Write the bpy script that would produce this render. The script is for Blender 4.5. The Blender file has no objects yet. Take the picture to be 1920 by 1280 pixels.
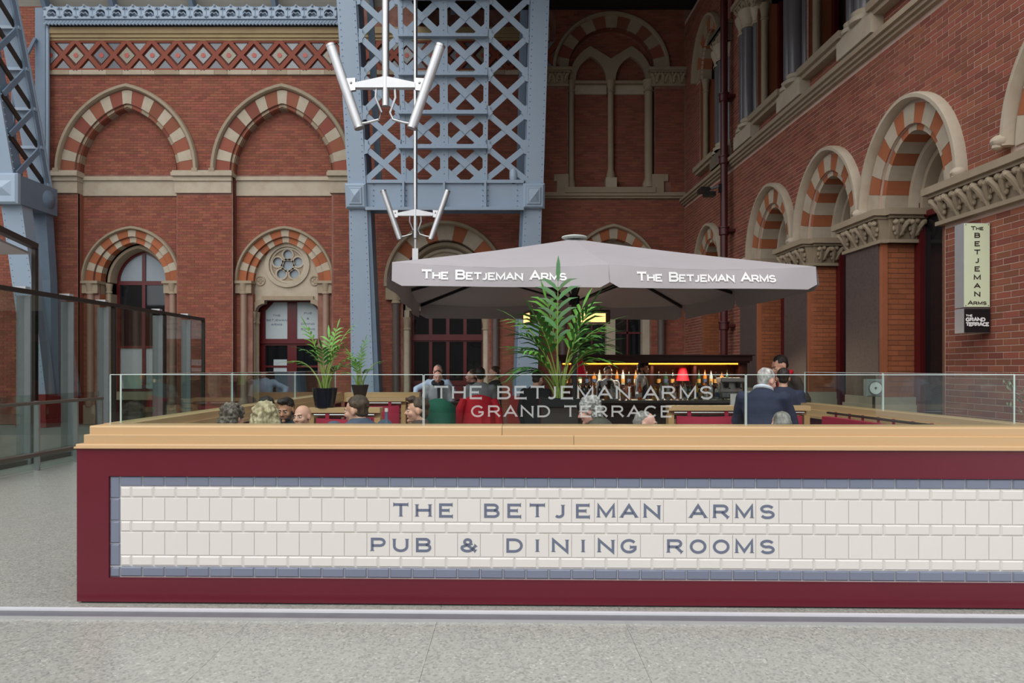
import bpy, bmesh, math, random
from math import sin, cos, tan, pi, sqrt, atan2, acos, radians
from mathutils import Vector, Matrix, noise
from mathutils.geometry import tessellate_polygon
random.seed(7)
SC = bpy.context.scene
COL = SC.collection

# ------------------------------------------------------------------ camera, sky, light, exposure
F, CX, HY, EYE = 1280.0, 960.0, 690.0, 1.62        # focal length in px, horizon, eye height
cd = bpy.data.cameras.new('camera')
cam = bpy.data.objects.new('camera', cd)
COL.objects.link(cam)
cam.location = (0, 0, EYE)
cam.rotation_euler = (pi / 2, 0, 0)
cd.lens = 24.0
cd.sensor_width = 36.0
cd.shift_y = (HY - 640) / 1920
cd.clip_end = 200
cd.dof.use_dof = True
cd.dof.focus_distance = 5.6
cd.dof.aperture_fstop = 6.3
SC.camera = cam

world = bpy.data.worlds.new('overcast_sky')
SC.world = world
world.use_nodes = True
bg = world.node_tree.nodes['Background']
bg.inputs['Color'].default_value = (0.91, 0.955, 1.0, 1)
bg.inputs['Strength'].default_value = 1.35

sd = bpy.data.lights.new('sun', 'SUN')
sd.energy = 1.7
sd.angle = radians(70)
sd.color = (1.0, 0.96, 0.91)
sun = bpy.data.objects.new('sun', sd)
COL.objects.link(sun)
sun.location = (-6, -6, 22)
sun.rotation_euler = (radians(44), 0, radians(-22))

SC.view_settings.view_transform = 'Standard'
SC.view_settings.look = 'None'
SC.view_settings.gamma = 1.0
SC.view_settings.use_curve_mapping = False
SC.view_settings.exposure = 0.0

# ------------------------------------------------------------------ materials
def lin(h):
    if isinstance(h, str):
        h = h.lstrip('#')
        c = [int(h[i:i + 2], 16) / 255 for i in (0, 2, 4)]
    else:
        c = h
    return tuple(x / 12.92 if x <= 0.04045 else ((x + 0.055) / 1.055) ** 2.4 for x in c) + (1.0,)

_M = {}
def M(name, color='#808080', rough=0.6, var=0.08, scale=6.0, metal=0.0, bump=0.0, piece=0.0, spec=0.5,
      hue=0.0, second=None, stretch=None, emit=0.0, coat=0.0, detail=4.0, second_amt=0.5):
    """procedural surface: colour mottled by noise, optional random tint per piece"""
    if name in _M:
        return _M[name]
    m = bpy.data.materials.new(name)
    m.use_nodes = True
    nt = m.node_tree
    N, L = nt.nodes, nt.links
    b = N['Principled BSDF']
    b.inputs['Roughness'].default_value = rough
    b.inputs['Metallic'].default_value = metal
    b.inputs['Specular IOR Level'].default_value = spec
    if coat:
        b.inputs['Coat Weight'].default_value = coat
        b.inputs['Coat Roughness'].default_value = 0.08
    tc = N.new('ShaderNodeTexCoord')
    mp = N.new('ShaderNodeMapping')
    if stretch:
        mp.inputs['Scale'].default_value = stretch
    L.new(tc.outputs['Object'], mp.inputs['Vector'])
    nz = N.new('ShaderNodeTexNoise')
    nz.inputs['Scale'].default_value = scale
    nz.inputs['Detail'].default_value = detail
    nz.inputs['Roughness'].default_value = 0.6
    L.new(mp.outputs['Vector'], nz.inputs['Vector'])
    base = lin(color)
    out = None
    if second:
        ramp = N.new('ShaderNodeValToRGB')
        ramp.color_ramp.elements[0].position = 0.5 - second_amt * 0.35
        ramp.color_ramp.elements[1].position = 0.5 + second_amt * 0.35
        ramp.color_ramp.elements[0].color = base
        ramp.color_ramp.elements[1].color = lin(second)
        L.new(nz.outputs['Fac'], ramp.inputs['Fac'])
        out = ramp.outputs['Color']
    hs = N.new('ShaderNodeHueSaturation')
    if out is None:
        hs.inputs['Color'].default_value = base
    else:
        L.new(out, hs.inputs['Color'])
    mr = N.new('ShaderNodeMapRange')
    mr.inputs['From Min'].default_value = 0.25
    mr.inputs['From Max'].default_value = 0.75
    mr.inputs['To Min'].default_value = 1 - var
    mr.inputs['To Max'].default_value = 1 + var
    L.new(nz.outputs['Fac'], mr.inputs['Value'])
    val = mr.outputs['Result']
    if piece:
        ge = N.new('ShaderNodeNewGeometry')
        oi = N.new('ShaderNodeObjectInfo')
        ad = N.new('ShaderNodeMath'); ad.operation = 'ADD'
        L.new(ge.outputs['Random Per Island'], ad.inputs[0])
        L.new(oi.outputs['Random'], ad.inputs[1])
        fr = N.new('ShaderNodeMath'); fr.operation = 'FRACT'
        L.new(ad.outputs[0], fr.inputs[0])
        m2 = N.new('ShaderNodeMapRange')
        m2.inputs['To Min'].default_value = 1 - piece
        m2.inputs['To Max'].default_value = 1 + piece * 0.7
        L.new(fr.outputs[0], m2.inputs['Value'])
        mu = N.new('ShaderNodeMath'); mu.operation = 'MULTIPLY'
        L.new(val, mu.inputs[0]); L.new(m2.outputs['Result'], mu.inputs[1])
        val = mu.outputs[0]
        if hue:
            m3 = N.new('ShaderNodeMath'); m3.operation = 'MULTIPLY'; m3.inputs[1].default_value = 7.31
            L.new(fr.outputs[0], m3.inputs[0])
            m4 = N.new('ShaderNodeMath'); m4.operation = 'FRACT'
            L.new(m3.outputs[0], m4.inputs[0])
            m5 = N.new('ShaderNodeMapRange')
            m5.inputs['To Min'].default_value = 0.5 - hue
            m5.inputs['To Max'].default_value = 0.5 + hue
            L.new(m4.outputs[0], m5.inputs['Value'])
            L.new(m5.outputs['Result'], hs.inputs['Hue'])
    L.new(val, hs.inputs['Value'])
    L.new(hs.outputs['Color'], b.inputs['Base Color'])
    if emit:
        L.new(hs.outputs['Color'], b.inputs['Emission Color'])
        b.inputs['Emission Strength'].default_value = emit
    if bump:
        bp = N.new('ShaderNodeBump')
        bp.inputs['Strength'].default_value = bump
        bp.inputs['Distance'].default_value = 0.01
        L.new(nz.outputs['Fac'], bp.inputs['Height'])
        L.new(bp.outputs['Normal'], b.inputs['Normal'])
    _M[name] = m
    return m

def M_glass(name, tint=(0.93, 0.97, 0.95), ior=1.45, boost=1.0):
    if name in _M:
        return _M[name]
    m = bpy.data.materials.new(name)
    m.use_nodes = True
    nt = m.node_tree
    N, L = nt.nodes, nt.links
    N.remove(N['Principled BSDF'])
    o = N['Material Output']
    tr = N.new('ShaderNodeBsdfTransparent'); tr.inputs['Color'].default_value = tint + (1,)
    gl = N.new('ShaderNodeBsdfGlossy'); gl.inputs['Roughness'].default_value = 0.0
    gl.inputs['Color'].default_value = (boost, boost, boost, 1)
    fr = N.new('ShaderNodeFresnel')
    ge = N.new('ShaderNodeNewGeometry')
    ir = N.new('ShaderNodeMapRange')
    ir.inputs['To Min'].default_value = ior; ir.inputs['To Max'].default_value = 1 / ior
    L.new(ge.outputs['Backfacing'], ir.inputs['Value']); L.new(ir.outputs['Result'], fr.inputs['IOR'])
    mx = N.new('ShaderNodeMixShader')
    L.new(fr.outputs[0], mx.inputs[0]); L.new(tr.outputs[0], mx.inputs[1]); L.new(gl.outputs[0], mx.inputs[2])
    L.new(mx.outputs[0], o.inputs['Surface'])
    _M[name] = m
    return m

def M_frost(name, color='#b9bdbd', opacity=0.5):
    """etched film: part diffuse, part see-through"""
    if name in _M:
        return _M[name]
    m = bpy.data.materials.new(name)
    m.use_nodes = True
    nt = m.node_tree
    N, L = nt.nodes, nt.links
    N.remove(N['Principled BSDF'])
    o = N['Material Output']
    tr = N.new('ShaderNodeBsdfTransparent'); tr.inputs['Color'].default_value = (0.95, 0.97, 0.96, 1)
    df = N.new('ShaderNodeBsdfDiffuse'); df.inputs['Color'].default_value = lin(color)
    nz = N.new('ShaderNodeTexNoise'); nz.inputs['Scale'].default_value = 40
    mr = N.new('ShaderNodeMapRange')
    mr.inputs['To Min'].default_value = opacity - 0.06; mr.inputs['To Max'].default_value = opacity + 0.06
    L.new(nz.outputs['Fac'], mr.inputs['Value'])
    mx = N.new('ShaderNodeMixShader')
    L.new(mr.outputs['Result'], mx.inputs[0]); L.new(tr.outputs[0], mx.inputs[1]); L.new(df.outputs[0], mx.inputs[2])
    L.new(mx.outputs[0], o.inputs['Surface'])
    _M[name] = m
    return m

def M_wood(name, color, dark, rough=0.4, scale=3.0, axis=0):
    if name in _M:
        return _M[name]
    m = M(name, color, rough, var=0.10, scale=scale, second=dark, stretch=((0.5, 9, 14), (9, 0.5, 14), (9, 9, 0.5))[axis], bump=0.05,
          piece=0.10, second_amt=1.2, detail=6.0)
    return m

brick_m   = M('red_brick', '#92523c', 0.85, var=0.16, scale=2.2, piece=0.24, hue=0.008, bump=0.35, second='#7c4739', second_amt=0.9)
brick_o   = M('orange_rubbed_brick', '#a8623f', 0.85, var=0.14, scale=3.0, piece=0.16, bump=0.25, second='#925334')
mortar_m  = M('dark_red_mortar', '#7d5448', 0.95, var=0.15, scale=3.0, second='#8b665a')
mortar_l  = M('pale_mortar', '#d2bfb2', 0.95, var=0.15, scale=2.0, second='#a98473', second_amt=.8)
stone_m   = M('weathered_limestone', '#a5947d', 0.8, var=0.14, scale=3.5, bump=0.3, piece=0.07, second='#8f7f6a')
stone_l   = M('pale_limestone', '#b9ac99', 0.8, var=0.10, scale=3.5, bump=0.25, piece=0.06, second='#a39480')
granite_m = M('polished_granite', '#6a5a54', 0.55, var=0.45, scale=30, second='#3f3431', detail=8)
granite_c = M('grey_granite_shaft', '#6d6a6c', 0.22, var=0.35, scale=60, second='#565256', detail=8)
shaft_m   = M('brown_stone_shaft', '#927565', 0.5, var=0.1, scale=4)
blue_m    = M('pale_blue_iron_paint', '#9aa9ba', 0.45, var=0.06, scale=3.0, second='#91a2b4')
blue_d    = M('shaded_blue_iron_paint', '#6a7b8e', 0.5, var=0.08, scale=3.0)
rivet_m   = M('blue_rivet_paint', '#7f98b4', 0.5, var=0.05)
wine_m    = M('burgundy_paint', '#661527', 0.3, var=0.05, scale=1.5, second='#601325')
base_red  = M('iron_base_red_paint', '#8c2f2e', 0.45, var=0.08)
oak_m     = M_wood('light_oak', '#d3b289', '#b89264', 0.38, 2.5, 0)
oak_y     = M_wood('light_oak_along', '#caa578', '#ad8452', 0.38, 2.5, 1)
oak_z     = M_wood('light_oak_upright', '#c8a273', '#a87f4e', 0.4, 2.5, 2)
cream_t   = M('cream_glazed_tile', '#ddd8d2', 0.12, var=0.015, scale=2, piece=0.012)
grey_t    = M('slate_blue_glazed_tile', '#777d8f', 0.12, var=0.03, scale=4, piece=0.04)
grout_m   = M('pale_grout', '#d3d0cb', 0.9, var=0.05, scale=30)
letter_m  = M('slate_lettering', '#6a7184', 0.25, var=0.02)
steel_m   = M('brushed_steel', '#b9b9ba', 0.32, var=0.05, metal=0.9, scale=8)
alu_m     = M('pale_aluminium', '#c4c4c6', 0.4, var=0.04, metal=0.55, scale=8)
dark_metal = M('dark_bronze_metal', '#3f3732', 0.45, var=0.08, metal=0.4)
black_m   = M('black_plastic', '#161619', 0.4, var=0.05)
frame_red = M('dark_red_joinery', '#58171a', 0.3, var=0.08, scale=4)
win_glass = M('dark_window_glass', '#15181b', 0.03, var=0.25, scale=0.8, spec=0.8)
win_grey  = M('grey_blinded_glass', '#8c979f', 0.12, var=0.06, scale=1.2)
win_white = M('white_window_film', '#aab4b8', 0.35, var=0.04, scale=1.2)
clear_g   = M_glass('clear_glass', (0.90, 0.945, 0.93), 1.33)
edge_g    = M('glass_edge', '#c9d6d2', 0.2, var=0.03)
green_g   = M_glass('greenish_glass', (0.83, 0.90, 0.88), 1.5)
canvas_m  = M('grey_parasol_canvas', '#aaa4a7', 0.9, var=0.03, scale=3, bump=0.06)
white_ink = M('white_print', '#f4f2f2', 0.8, var=0.01)
cush_m    = M('crimson_cushion', '#9c1235', 0.75, var=0.08, scale=14, bump=0.1)
dark_wood = M('dark_mahogany', '#2e1512', 0.3, var=0.2, scale=5)
skin_a    = M('fair_skin', '#d9a48c', 0.5, var=0.06, scale=14)
skin_b    = M('tan_skin', '#c08a6b', 0.5, var=0.06, scale=14)
skin_c    = M('pink_skin', '#dfa594', 0.5, var=0.07, scale=12)
lip_m     = M('lip_skin', '#9c5a50', 0.5, var=0.05)
eye_w     = M('eye_white', '#d8d2cc', 0.25, var=0.02)
eye_d     = M('eye_iris', '#2c211c', 0.2, var=0.05)
roof_m    = M('roof_boarding', '#9b978d', 0.8, var=0.08, scale=3, stretch=(0.3, 6, 6))
dark_roof = M('dark_roof_boarding', '#231a18', 0.9, var=0.15, scale=3)  # dark brown boarding for the end bay pieces

# ------------------------------------------------------------------ mesh helpers
class MB:
    """collects simple solids into one mesh"""
    def __init__(self):
        self.v, self.f, self.m = [], [], []
    def add(self, vs, fs, mi=0):
        o = len(self.v)
        self.v += [tuple(p) for p in vs]
        self.f += [tuple(i + o for i in f) for f in fs]
        self.m += [mi] * len(fs)
        return self
    def box(self, x0, x1, y0, y1, z0, z1, mi=0, back=True):
        vs = [(x0, y0, z0), (x1, y0, z0), (x1, y1, z0), (x0, y1, z0), (x0, y0, z1), (x1, y0, z1), (x1, y1, z1), (x0, y1, z1)]
        fs = [(0, 1, 5, 4), (1, 2, 6, 5), (3, 0, 4, 7), (4, 5, 6, 7), (3, 2, 1, 0)]
        if back:
            fs.append((2, 3, 7, 6))
        return self.add(vs, fs, mi)
    def cham(self, x0, x1, y0, y1, z0, z1, c, mi=0):
        """slab facing -y with a chamfered front edge"""
        vs = [(x0, y1, z0), (x1, y1, z0), (x1, y1, z1), (x0, y1, z1),
              (x0, y0 + c, z0), (x1, y0 + c, z0), (x1, y0 + c, z1), (x0, y0 + c, z1),
              (x0 + c, y0, z0 + c), (x1 - c, y0, z0 + c), (x1 - c, y0, z1 - c), (x0 + c, y0, z1 - c)]
        fs = [(8, 9, 10, 11), (4, 5, 9, 8), (5, 6, 10, 9), (6, 7, 11, 10), (7, 4, 8, 11),
              (0, 1, 5, 4), (1, 2, 6, 5), (2, 3, 7, 6), (3, 0, 4, 7)]
        return self.add(vs, fs, mi)
    def prism(self, poly, y0, y1, holes=(), mi=0, back=True):
        """poly in (x, z), extruded from y0 (front) to y1"""
        loops = [list(poly)] + [list(h) for h in holes]
        flat = [p for l in loops for p in l]
        n = len(flat)
        tris = tessellate_polygon([[Vector((p[0], p[1], 0)) for p in l] for l in loops])
        vs = [(p[0], y0, p[1]) for p in flat] + [(p[0], y1, p[1]) for p in flat]
        fs = []
        for t in tris:
            a, b, c = [flat[i] for i in t]
            s = (b[0] - a[0]) * (c[1] - a[1]) - (b[1] - a[1]) * (c[0] - a[0])
            if abs(s) < 1e-12:
                continue
            t = tuple(t) if s > 0 else tuple(reversed(t))
            fs.append(t)
            if back:
                fs.append(tuple(i + n for i in reversed(t)))
        o = 0
        for k, l in enumerate(loops):
            ar = sum(l[i - 1][0] * l[i][1] - l[i][0] * l[i - 1][1] for i in range(len(l)))
            ccw = ar > 0
            if k > 0:
                ccw = not ccw
            for i in range(len(l)):
                a, b = o + i, o + (i + 1) % len(l)
                q = (b, a, a + n, b + n) if ccw else (a, b, b + n, a + n)
                fs.append(q)
            o += len(l)
        return self.add(vs, fs, mi)
    def tube(self, pts, r, n=10, mi=0, cap=True):
        pts = [Vector(p) for p in pts]
        rs = r if isinstance(r, (list, tuple)) else [r] * len(pts)
        vs, fs = [], []
        up = Vector((0, 0, 1))
        for i, p in enumerate(pts):
            d = (pts[min(i + 1, len(pts) - 1)] - pts[max(i - 1, 0)]).normalized()
            ref = up if abs(d.z) < 0.9 else Vector((1, 0, 0))
            a = d.cross(ref).normalized()
            b = a.cross(d).normalized()
            for k in range(n):
                t = 2 * pi * k / n
                vs.append(p + (a * cos(t) + b * sin(t)) * rs[i])
        for i in range(len(pts) - 1):
            for k in range(n):
                k2 = (k + 1) % n
                fs.append((i * n + k, (i + 1) * n + k, (i + 1) * n + k2, i * n + k2))
        if cap:
            fs.append(tuple(range(n)))
            fs.append(tuple(reversed(range((len(pts) - 1) * n, len(pts) * n))))
        return self.add(vs, fs, mi)
    def bar(self, p, q, w, t, side=(0, 1, 0), mi=0):
        """flat bar from p to q: w wide, t thick along side"""
        p, q, s = Vector(p), Vector(q), Vector(side).normalized()
        d = (q - p).normalized()
        a = d.cross(s).normalized() * (w / 2)
        s = s * (t / 2)
        vs = [p - a - s, p + a - s, p + a + s, p - a + s, q - a - s, q + a - s, q + a + s, q - a + s]
        return self.add(vs, [(0, 1, 5, 4), (1, 2, 6, 5), (2, 3, 7, 6), (3, 0, 4, 7), (3, 2, 1, 0), (4, 5, 6, 7)], mi)
    def lathe(self, prof, n=16, c=(0, 0, 0), mi=0, a0=0.0, a1=2 * pi):
        """prof = [(r, z)] bottom to top"""
        full = abs(a1 - a0 - 2 * pi) < 1e-6
        k = n if full else n + 1
        vs, fs = [], []
        for r, z in prof:
            for i in range(k):
                t = a0 + (a1 - a0) * i / n
                vs.append((c[0] + r * cos(t), c[1] + r * sin(t), c[2] + z))
        for j in range(len(prof) - 1):
            for i in range(n):
                i2 = (i + 1) % k
                fs.append((j * k + i, j * k + i2, (j + 1) * k + i2, (j + 1) * k + i))
        if full:
            if prof[0][0] > 1e-5: fs.append(tuple(reversed(range(k))))
            if prof[-1][0] > 1e-5: fs.append(tuple(range((len(prof) - 1) * k, len(prof) * k)))
        return self.add(vs, fs, mi)
    def ball(self, c, r, n=10, mi=0, rot=None):
        rx, ry, rz = r if isinstance(r, (tuple, list)) else (r, r, r)
        m = max(4, n // 2 + 1)
        vs, fs = [Vector((0, 0, -rz))], []
        for j in range(1, m):
            ph = -pi / 2 + pi * j / m
            for i in range(n):
                t = 2 * pi * i / n
                vs.append(Vector((rx * cos(ph) * cos(t), ry * cos(ph) * sin(t), rz * sin(ph))))
        vs.append(Vector((0, 0, rz)))
        last = len(vs) - 1
        for i in range(n):
            i2 = (i + 1) % n
            fs.append((0, 1 + i2, 1 + i))
            for j in range(m - 2):
                fs.append((1 + j * n + i, 1 + j * n + i2, 1 + (j + 1) * n + i2, 1 + (j + 1) * n + i))
            fs.append((last, 1 + (m - 2) * n + i, 1 + (m - 2) * n + i2))
        if rot is not None:
            vs = [rot @ p for p in vs]
        c = Vector(c)
        return self.add([p + c for p in vs], fs, mi)
    def cap(self, p, q, r1, r2, n=10, mi=0):
        """tapered capsule"""
        p, q = Vector(p), Vector(q)
        d = (q - p).normalized()
        pts, rs = [], []
        for a in (-80, -50, -20):
            pts.append(p + d * (r1 * sin(radians(a)))); rs.append(r1 * cos(radians(a)))
        for a in (20, 50, 80):
            pts.append(q + d * (r2 * sin(radians(a)))); rs.append(r2 * cos(radians(a)))
        return self.tube(pts, rs, n, mi)
    def loft(self, rings, n=16, mi=0):
        """rings = [(centre, rx, ry, tilt)] closed elliptical cross-sections; tilt pitches the ring forward"""
        vs, fs = [], []
        for c, rx, ry, tl in rings:
            c = Vector(c)
            for i in range(n):
                t = 2 * pi * i / n
                x, y = rx * cos(t), ry * sin(t)
                vs.append(c + Vector((x, y * cos(tl), y * sin(tl))))
        for j in range(len(rings) - 1):
            for i in range(n):
                i2 = (i + 1) % n
                fs.append((j * n + i, j * n + i2, (j + 1) * n + i2, (j + 1) * n + i))
        fs.append(tuple(reversed(range(n))))
        fs.append(tuple(range((len(rings) - 1) * n, len(rings) * n)))
        return self.add(vs, fs, mi)
    def mesh(self, name):
        me = bpy.data.meshes.new(name)
        me.from_pydata([tuple(p) for p in self.v], [], self.f)
        return me
    def build(self, name, mat, parent=None, smooth=False, loc=None, rot=None, ang=35):
        me = self.mesh(name)
        mats = mat if isinstance(mat, (list, tuple)) else [mat]
        for m in mats:
            me.materials.append(m)
        if len(mats) > 1:
            me.polygons.foreach_set('material_index', self.m)
        if smooth:
            me.polygons.foreach_set('use_smooth', [True] * len(me.polygons))
            if smooth != 'all':
                me.set_sharp_from_angle(angle=radians(ang))
        me.update()
        o = bpy.data.objects.new(name, me)
        COL.objects.link(o)
        if parent is not None:
            o.parent = parent
        if loc is not None:
            o.location = loc
        if rot is not None:
            o.rotation_euler = rot
        return o

def obj_of(me, name, parent=None, loc=None, rot=None, scale=None):
    o = bpy.data.objects.new(name, me)
    COL.objects.link(o)
    if parent is not None: o.parent = parent
    if loc is not None: o.location = loc
    if rot is not None: o.rotation_euler = rot
    if scale is not None: o.scale = scale
    return o

def shared(mb, name, mat, smooth=False):
    me = mb.mesh(name)
    mats = mat if isinstance(mat, (list, tuple)) else [mat]
    for m in mats:
        me.materials.append(m)
    if len(mats) > 1:
        me.polygons.foreach_set('material_index', mb.m)
    if smooth:
        me.polygons.foreach_set('use_smooth', [True] * len(me.polygons))
        me.set_sharp_from_angle(angle=radians(40))
    me.update()
    return me

def tag(o, label=None, cat=None, group=None, kind=None):
    if label: o['label'] = label
    if cat: o['category'] = cat
    if group: o['group'] = group
    if kind: o['kind'] = kind
    return o

def thing(name, label, cat, loc=(0, 0, 0), rz=0.0, group=None, rot=None):
    o = bpy.data.objects.new(name, None)
    o.empty_display_size = 0.1
    COL.objects.link(o)
    o.location = loc
    o.rotation_euler = rot if rot else (0, 0, rz)
    return tag(o, label, cat, group)

def struct(name, loc=(0, 0, 0), rot=(0, 0, 0), label=None, cat=None):
    o = bpy.data.objects.new(name, None)
    COL.objects.link(o)
    o.location = loc
    o.rotation_euler = rot
    return tag(o, label, cat, kind='structure')

def copy_tree(o, parent=None):
    c = o.copy()
    COL.objects.link(c)
    if parent is not None:
        c.parent = parent
    for ch in o.children:
        copy_tree(ch, c)
    return c

def ground(px, py, z=0.0):
    """point on the horizontal plane z seen at photo pixel"""
    Y = (EYE - z) * F / (py - HY)
    return Vector(((px - CX) / F * Y, Y, z))
def at(px, py, Y):
    return Vector(((px - CX) / F * Y, Y, EYE + (HY - py) / F * Y))

# ------------------------------------------------------------------ lettering (strokes with tiny serifs)
def _arc(cx, cy, rx, ry, a0, a1, n=10):
    return [(cx + rx * cos(radians(a0 + (a1 - a0) * i / n)), cy + ry * sin(radians(a0 + (a1 - a0) * i / n))) for i in range(n + 1)]
GL = {
 'T': (1.0, [[(.5, 0), (.5, 1)], [(.02, 1), (.98, 1)]]),
 'H': (1.02, [[(.08, 0), (.08, 1)], [(.94, 0), (.94, 1)], [(.08, .52), (.94, .52)]]),
 'E': (.92, [[(.88, 0), (.08, 0), (.08, 1), (.86, 1)], [(.08, .52), (.66, .52)]]),
 'B': (.98, [[(.08, .53), (.6, .53)] + _arc(.62, .765, .24, .235, -90, 90)[0:] + [(.08, 1), (.08, 0), (.6, 0)] + _arc(.64, .265, .28, .265, -90, 90)]),
 'J': (.64, [[(.5, 1), (.5, .3)] + _arc(.24, .28, .26, .28, 0, -140)]),
 'M': (1.2, [[(.08, 0), (.08, 1), (.6, .12), (1.12, 1), (1.12, 0)]]),
 'A': (1.06, [[(.03, 0), (.53, 1), (1.03, 0)], [(.24, .34), (.82, .34)]]),
 'N': (1.06, [[(.08, 0), (.08, 1), (.98, 0), (.98, 1)]]),
 'R': (1.02, [[(.08, 0), (.08, 1), (.6, 1)] + _arc(.62, .735, .27, .265, 90, -90) + [(.08, .47)], [(.56, .47), (.96, 0)]]),
 'S': (.92, [_arc(.44, .745, .36, .255, 20, 180, 10) + _arc(.44, .745, .36, .255, 180, 265, 5) + _arc(.46, .26, .38, .26, 82, 0, 6) + _arc(.46, .26, .38, .26, 0, -160, 10)]),
 'P': (.95, [[(.08, 0), (.08, 1), (.58, 1)] + _arc(.6, .72, .28, .28, 90, -90) + [(.08, .44)]]),
 'U': (1.02, [[(.08, 1), (.08, .4)] + _arc(.5, .4, .42, .4, 180, 360, 14) + [(.92, 1)]]),
 'D': (1.05, [[(.08, 0), (.08, 1), (.5, 1)] + _arc(.5, .5, .48, .5, 90, -90, 16) + [(.08, 0)]]),
 'I': (.3, [[(.15, 0), (.15, 1)]]),
 'G': (1.08, [_arc(.54, .5, .48, .5, 40, 330, 20) + [(.96, .42), (.62, .42)]]),
 'O': (1.1, [_arc(.55, .5, .48, .5, 90, 450, 28)]),
 'C': (1.02, [_arc(.54, .5, .48, .5, 40, 320, 20)]),
 '&': (1.05, [[(1.0, .5)] + _arc(.42, .28, .38, .28, -20, -200, 10)[0:] + [(.66, .62)] + _arc(.44, .78, .22, .22, -30, 210, 10) + [(.98, .0)]]),
 '.': (.4, [[(.12, .48), (.28, .48)]]),
 ' ': (.55, []),
}
def ribbon(mb, line, th, y0, y1, sx, sz, ox, oz):
    P = [Vector((ox + p[0] * sx, oz + (th / 2 + p[1] * (sz - th)))) for p in line]
    Q = [P[0]]
    for p in P[1:]:
        if (p - Q[-1]).length > 1e-5:
            Q.append(p)
    n = len(Q)
    closed = (Q[0] - Q[-1]).length < 1e-4 and n > 3
    lf, rt = [], []
    for i in range(n):
        if closed:
            a = Q[i - 1] if i > 0 else Q[-2]
            b = Q[i + 1] if i < n - 1 else Q[1]
        else:
            a, b = Q[max(i - 1, 0)], Q[min(i + 1, n - 1)]
        d1 = (Q[i] - a).normalized() if (Q[i] - a).length > 1e-6 else (b - Q[i]).normalized()
        d2 = (b - Q[i]).normalized() if (b - Q[i]).length > 1e-6 else d1
        nrm = Vector((-d1.y - d2.y, d1.x + d2.x))
        if nrm.length < 1e-4:
            nrm = Vector((-d1.y, d1.x))
        nrm.normalize()
        c = max(0.45, nrm.dot(Vector((-d1.y, d1.x))))
        k = th / 2 / c
        lf.append(Q[i] + nrm * k); rt.append(Q[i] - nrm * k)
    vs, fs = [], []
    for i in range(n):
        for y in (y0, y1):
            vs.append((lf[i].x, y, lf[i].y)); vs.append((rt[i].x, y, rt[i].y))
    for i in range(n - 1):
        a, b = 4 * i, 4 * i + 4
        fs += [(a + 1, b + 1, b, a), (a, b, b + 2, a + 2), (a + 3, b + 3, b + 1, a + 1)]
    if not closed:
        fs += [(1, 0, 2, 3)]
        e = 4 * (n - 1)
        fs += [(e, e + 1, e + 3, e + 2)]
    mb.add(vs, fs)
    return Q
def glyph(mb, ch, x, z, h, th, y0=-.002, y1=0.0, wide=1.0, serif=True):
    w, lines = GL[ch]
    sx = h * wide
    ends, segs = [], []
    for ln in lines:
        Q = ribbon(mb, ln, th, y0, y1, sx, h, x, z)
        segs.append(Q)
    if serif:
        for k, Q in enumerate(segs):
            if (Q[0] - Q[-1]).length < 1e-4:
                continue
            for e, d in ((Q[0], Q[0] - Q[1]), (Q[-1], Q[-1] - Q[-2])):
                near = False
                for j, R in enumerate(segs):
                    for i in range(len(R) - 1):
                        if j == k and (R[i] is e or R[i + 1] is e):
                            continue
                        a, b = R[i], R[i + 1]
                        t = max(0, min(1, (e - a).dot(b - a) / max(1e-9, (b - a).length_squared)))
                        if (a + (b - a) * t - e).length < th * 0.9:
                            near = True
                if near:
                    continue
                d = d.normalized()
                s = Vector((-d.y, d.x)) * th * 0.78
                if abs(d.y) > .8 or abs(d.x) > .8:
                    if abs(d.y) > abs(d.x): d, s = Vector((0, math.copysign(1, d.y))), Vector((th * .78, 0))
                t2 = d * th * 0.22
                p = [e - s - t2 * .5, e + s - t2 * .5, e + s + t2 * .5, e - s + t2 * .5]
                ar = sum(p[i - 1].x * p[i].y - p[i].x * p[i - 1].y for i in range(4))
                if ar < 0: p.reverse()
                mb.prism([(q.x, q.y) for q in p], y0, y1)
    return w * sx
def text_width(s, h, wide=1.0, gap=0.18, small=None):
    t = 0
    for c in s:
        hh = h * (small if (small and c.islower()) else 1)
        t += GL[c.upper()][0] * hh * wide + gap * h
    return t - gap * h
def text_mb(s, h, th=None, wide=1.0, gap=0.18, small=0.76, align='c', y0=-.002, y1=0.0, serif=True):
    """mesh of a line of lettering in the xz plane facing -y; lower case gives small capitals"""
    mb = MB()
    th = th or h * 0.17
    x = {'c': -text_width(s, h, wide, gap, small) / 2, 'l': 0}[align]
    for c in s:
        hh = h * small if c.islower() else h
        t2 = th * (0.86 if c.islower() else 1)
        if c != ' ':
            glyph(mb, c.upper(), x, 0, hh, t2, y0, y1, wide, serif)
        x += GL[c.upper()][0] * hh * wide + gap * h
    return mb

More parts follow.
